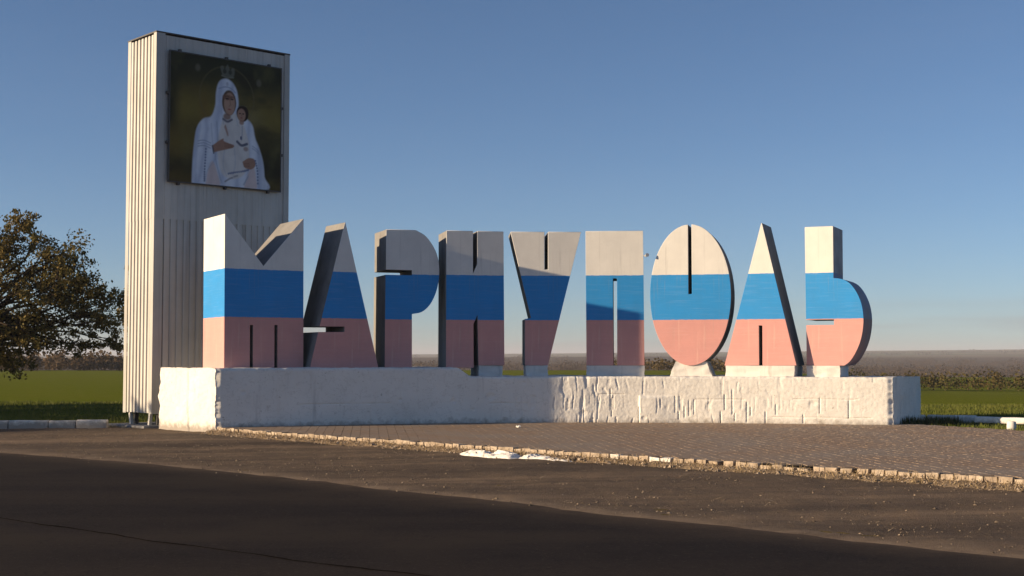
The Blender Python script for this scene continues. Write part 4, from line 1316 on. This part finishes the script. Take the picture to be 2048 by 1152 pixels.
# ------------------------------------------------------------------ far vegetation
def foliage_mass(name, label, cat, pts, heights, widths, per, leaf_k, cols, seed, kind='stuff', scale=.05):
    rng = np.random.default_rng(seed)
    n = len(pts); N = n * per
    c = np.repeat(pts, per, 0); h = np.repeat(heights, per); w = np.repeat(widths, per)
    d = rng.normal(0, 1, (N, 3)); d /= np.linalg.norm(d, axis=1)[:, None]
    r = rng.random(N) ** .4
    p = c + np.stack([d[:, 0] * r * w, d[:, 1] * r * w, h * .55 + d[:, 2] * r * h * .5], 1)
    a = rng.normal(0, 1, (N, 3)); a /= np.linalg.norm(a, axis=1)[:, None]
    b = np.cross(a, rng.normal(0, 1, (N, 3))); b /= np.linalg.norm(b, axis=1)[:, None]
    s = (leaf_k * h * rng.uniform(.6, 1.4, N))[:, None]
    V = np.stack([p - a * s, p + b * s, p + a * s, p - b * s], 1).reshape(-1, 3)
    o = link_mesh(name, np_mesh(name, V, np.arange(N * 4).reshape(-1, 4), leaf_mat(name + '_leaf', cols, scale)))
    tag(o, label, cat, kind=kind)
    return o
def scatter(n, y0, y1, u0, u1, seed, power=1.0):
    g = np.random.default_rng(seed)
    y = y0 * (y1 / y0) ** g.random(n); u = g.uniform(u0, u1, n); x = u * y
    return np.stack([x, y, terr(x, y)], 1), g
# wooded valley slope
P, g = scatter(4600, 560, 1350, -.42, .45, 51)
keep = fbm(P[:, 0] / 160, P[:, 1] / 200, 301) > .40
P = P[keep]
foliage_mass('far_wood', 'far bare brown wood covering the valley slope', 'wood', P, g.uniform(3, 7, len(P)), g.uniform(3, 7, len(P)), 115, .042, ((.090, .066, .052), (.110, .078, .056), (.085, .068, .046)), 52, scale=.02)
# tree strips on the far ridge
P, g = scatter(900, 2300, 3300, -.42, .45, 53)
keep = (fbm(P[:, 0] / 700, P[:, 1] / 90, 305) > .62); P = P[keep]
foliage_mass('ridge_scrub', 'thin dark tree strips on the far ridge', 'scrub', P, g.uniform(4, 7, len(P)), g.uniform(8, 20, len(P)), 50, .12, ((.06, .052, .042), (.08, .06, .045), (.06, .055, .04)), 54, scale=.01)
# hedge at the right field edge
g = np.random.default_rng(61); n = 150
x = np.linspace(36, 92, n) + g.normal(0, .3, n); y = 150 - (x - 36) * .55 + g.normal(0, .9, n)
P = np.stack([x, y, terr(x, y)], 1)
foliage_mass('hedgerow', 'olive-brown hedgerow along the far edge of the right field', 'hedge', P, g.uniform(1.0, 2.3, n), g.uniform(.8, 1.5, n), 90, .06, ((.075, .07, .022), (.12, .085, .03), (.10, .10, .03)), 62, scale=.15)
g = np.random.default_rng(63); n = 210
x = np.linspace(-10, 40, n) + g.normal(0, .5, n); y = 265 - x * 1.2 + g.normal(0, 3, n)
P = np.stack([x, y, terr(x, y)], 1)
foliage_mass('field_bushes', 'scattered low bushes at the far field edge seen between the letters', 'bushes', P, g.uniform(.5, 2.4, n) * (vnoise(x / 5, x * 0, 5) > .35), g.uniform(1, 2.0, n), 50, .09, ((.12, .085, .03), (.15, .10, .045), (.08, .075, .028)), 64, scale=.1)
g = np.random.default_rng(65); n = 260
x = np.linspace(-120, -44, n) + g.normal(0, .6, n); y = 235 + g.normal(0, 4, n)
P = np.stack([x, y, terr(x, y)], 1)
foliage_mass('scrub_belt', 'low brown scrub belt along the far edge of the left field', 'scrub', P, g.uniform(.8, 3.6, n), g.uniform(1.0, 2.4, n), 60, .09, ((.095, .062, .036), (.15, .10, .055), (.085, .06, .03)), 66, scale=.1)

# ------------------------------------------------------------------ haze
hz = MB().box(-7500, 7500, -300, 9500, -16, 62).mesh('haze', [])
hm = bpy.data.materials.new('haze_air'); hm.use_nodes = True
hm.node_tree.nodes.clear()
pv = hm.node_tree.nodes.new('ShaderNodeVolumePrincipled')
pv.inputs['Color'].default_value = (.84, .86, .95, 1)
pv.inputs['Density'].default_value = .00019
ho = hm.node_tree.nodes.new('ShaderNodeOutputMaterial')
hm.node_tree.links.new(pv.outputs[0], ho.inputs['Volume'])
hz.materials.append(hm)
o = link_mesh('haze', hz); tag(o, kind='stuff')
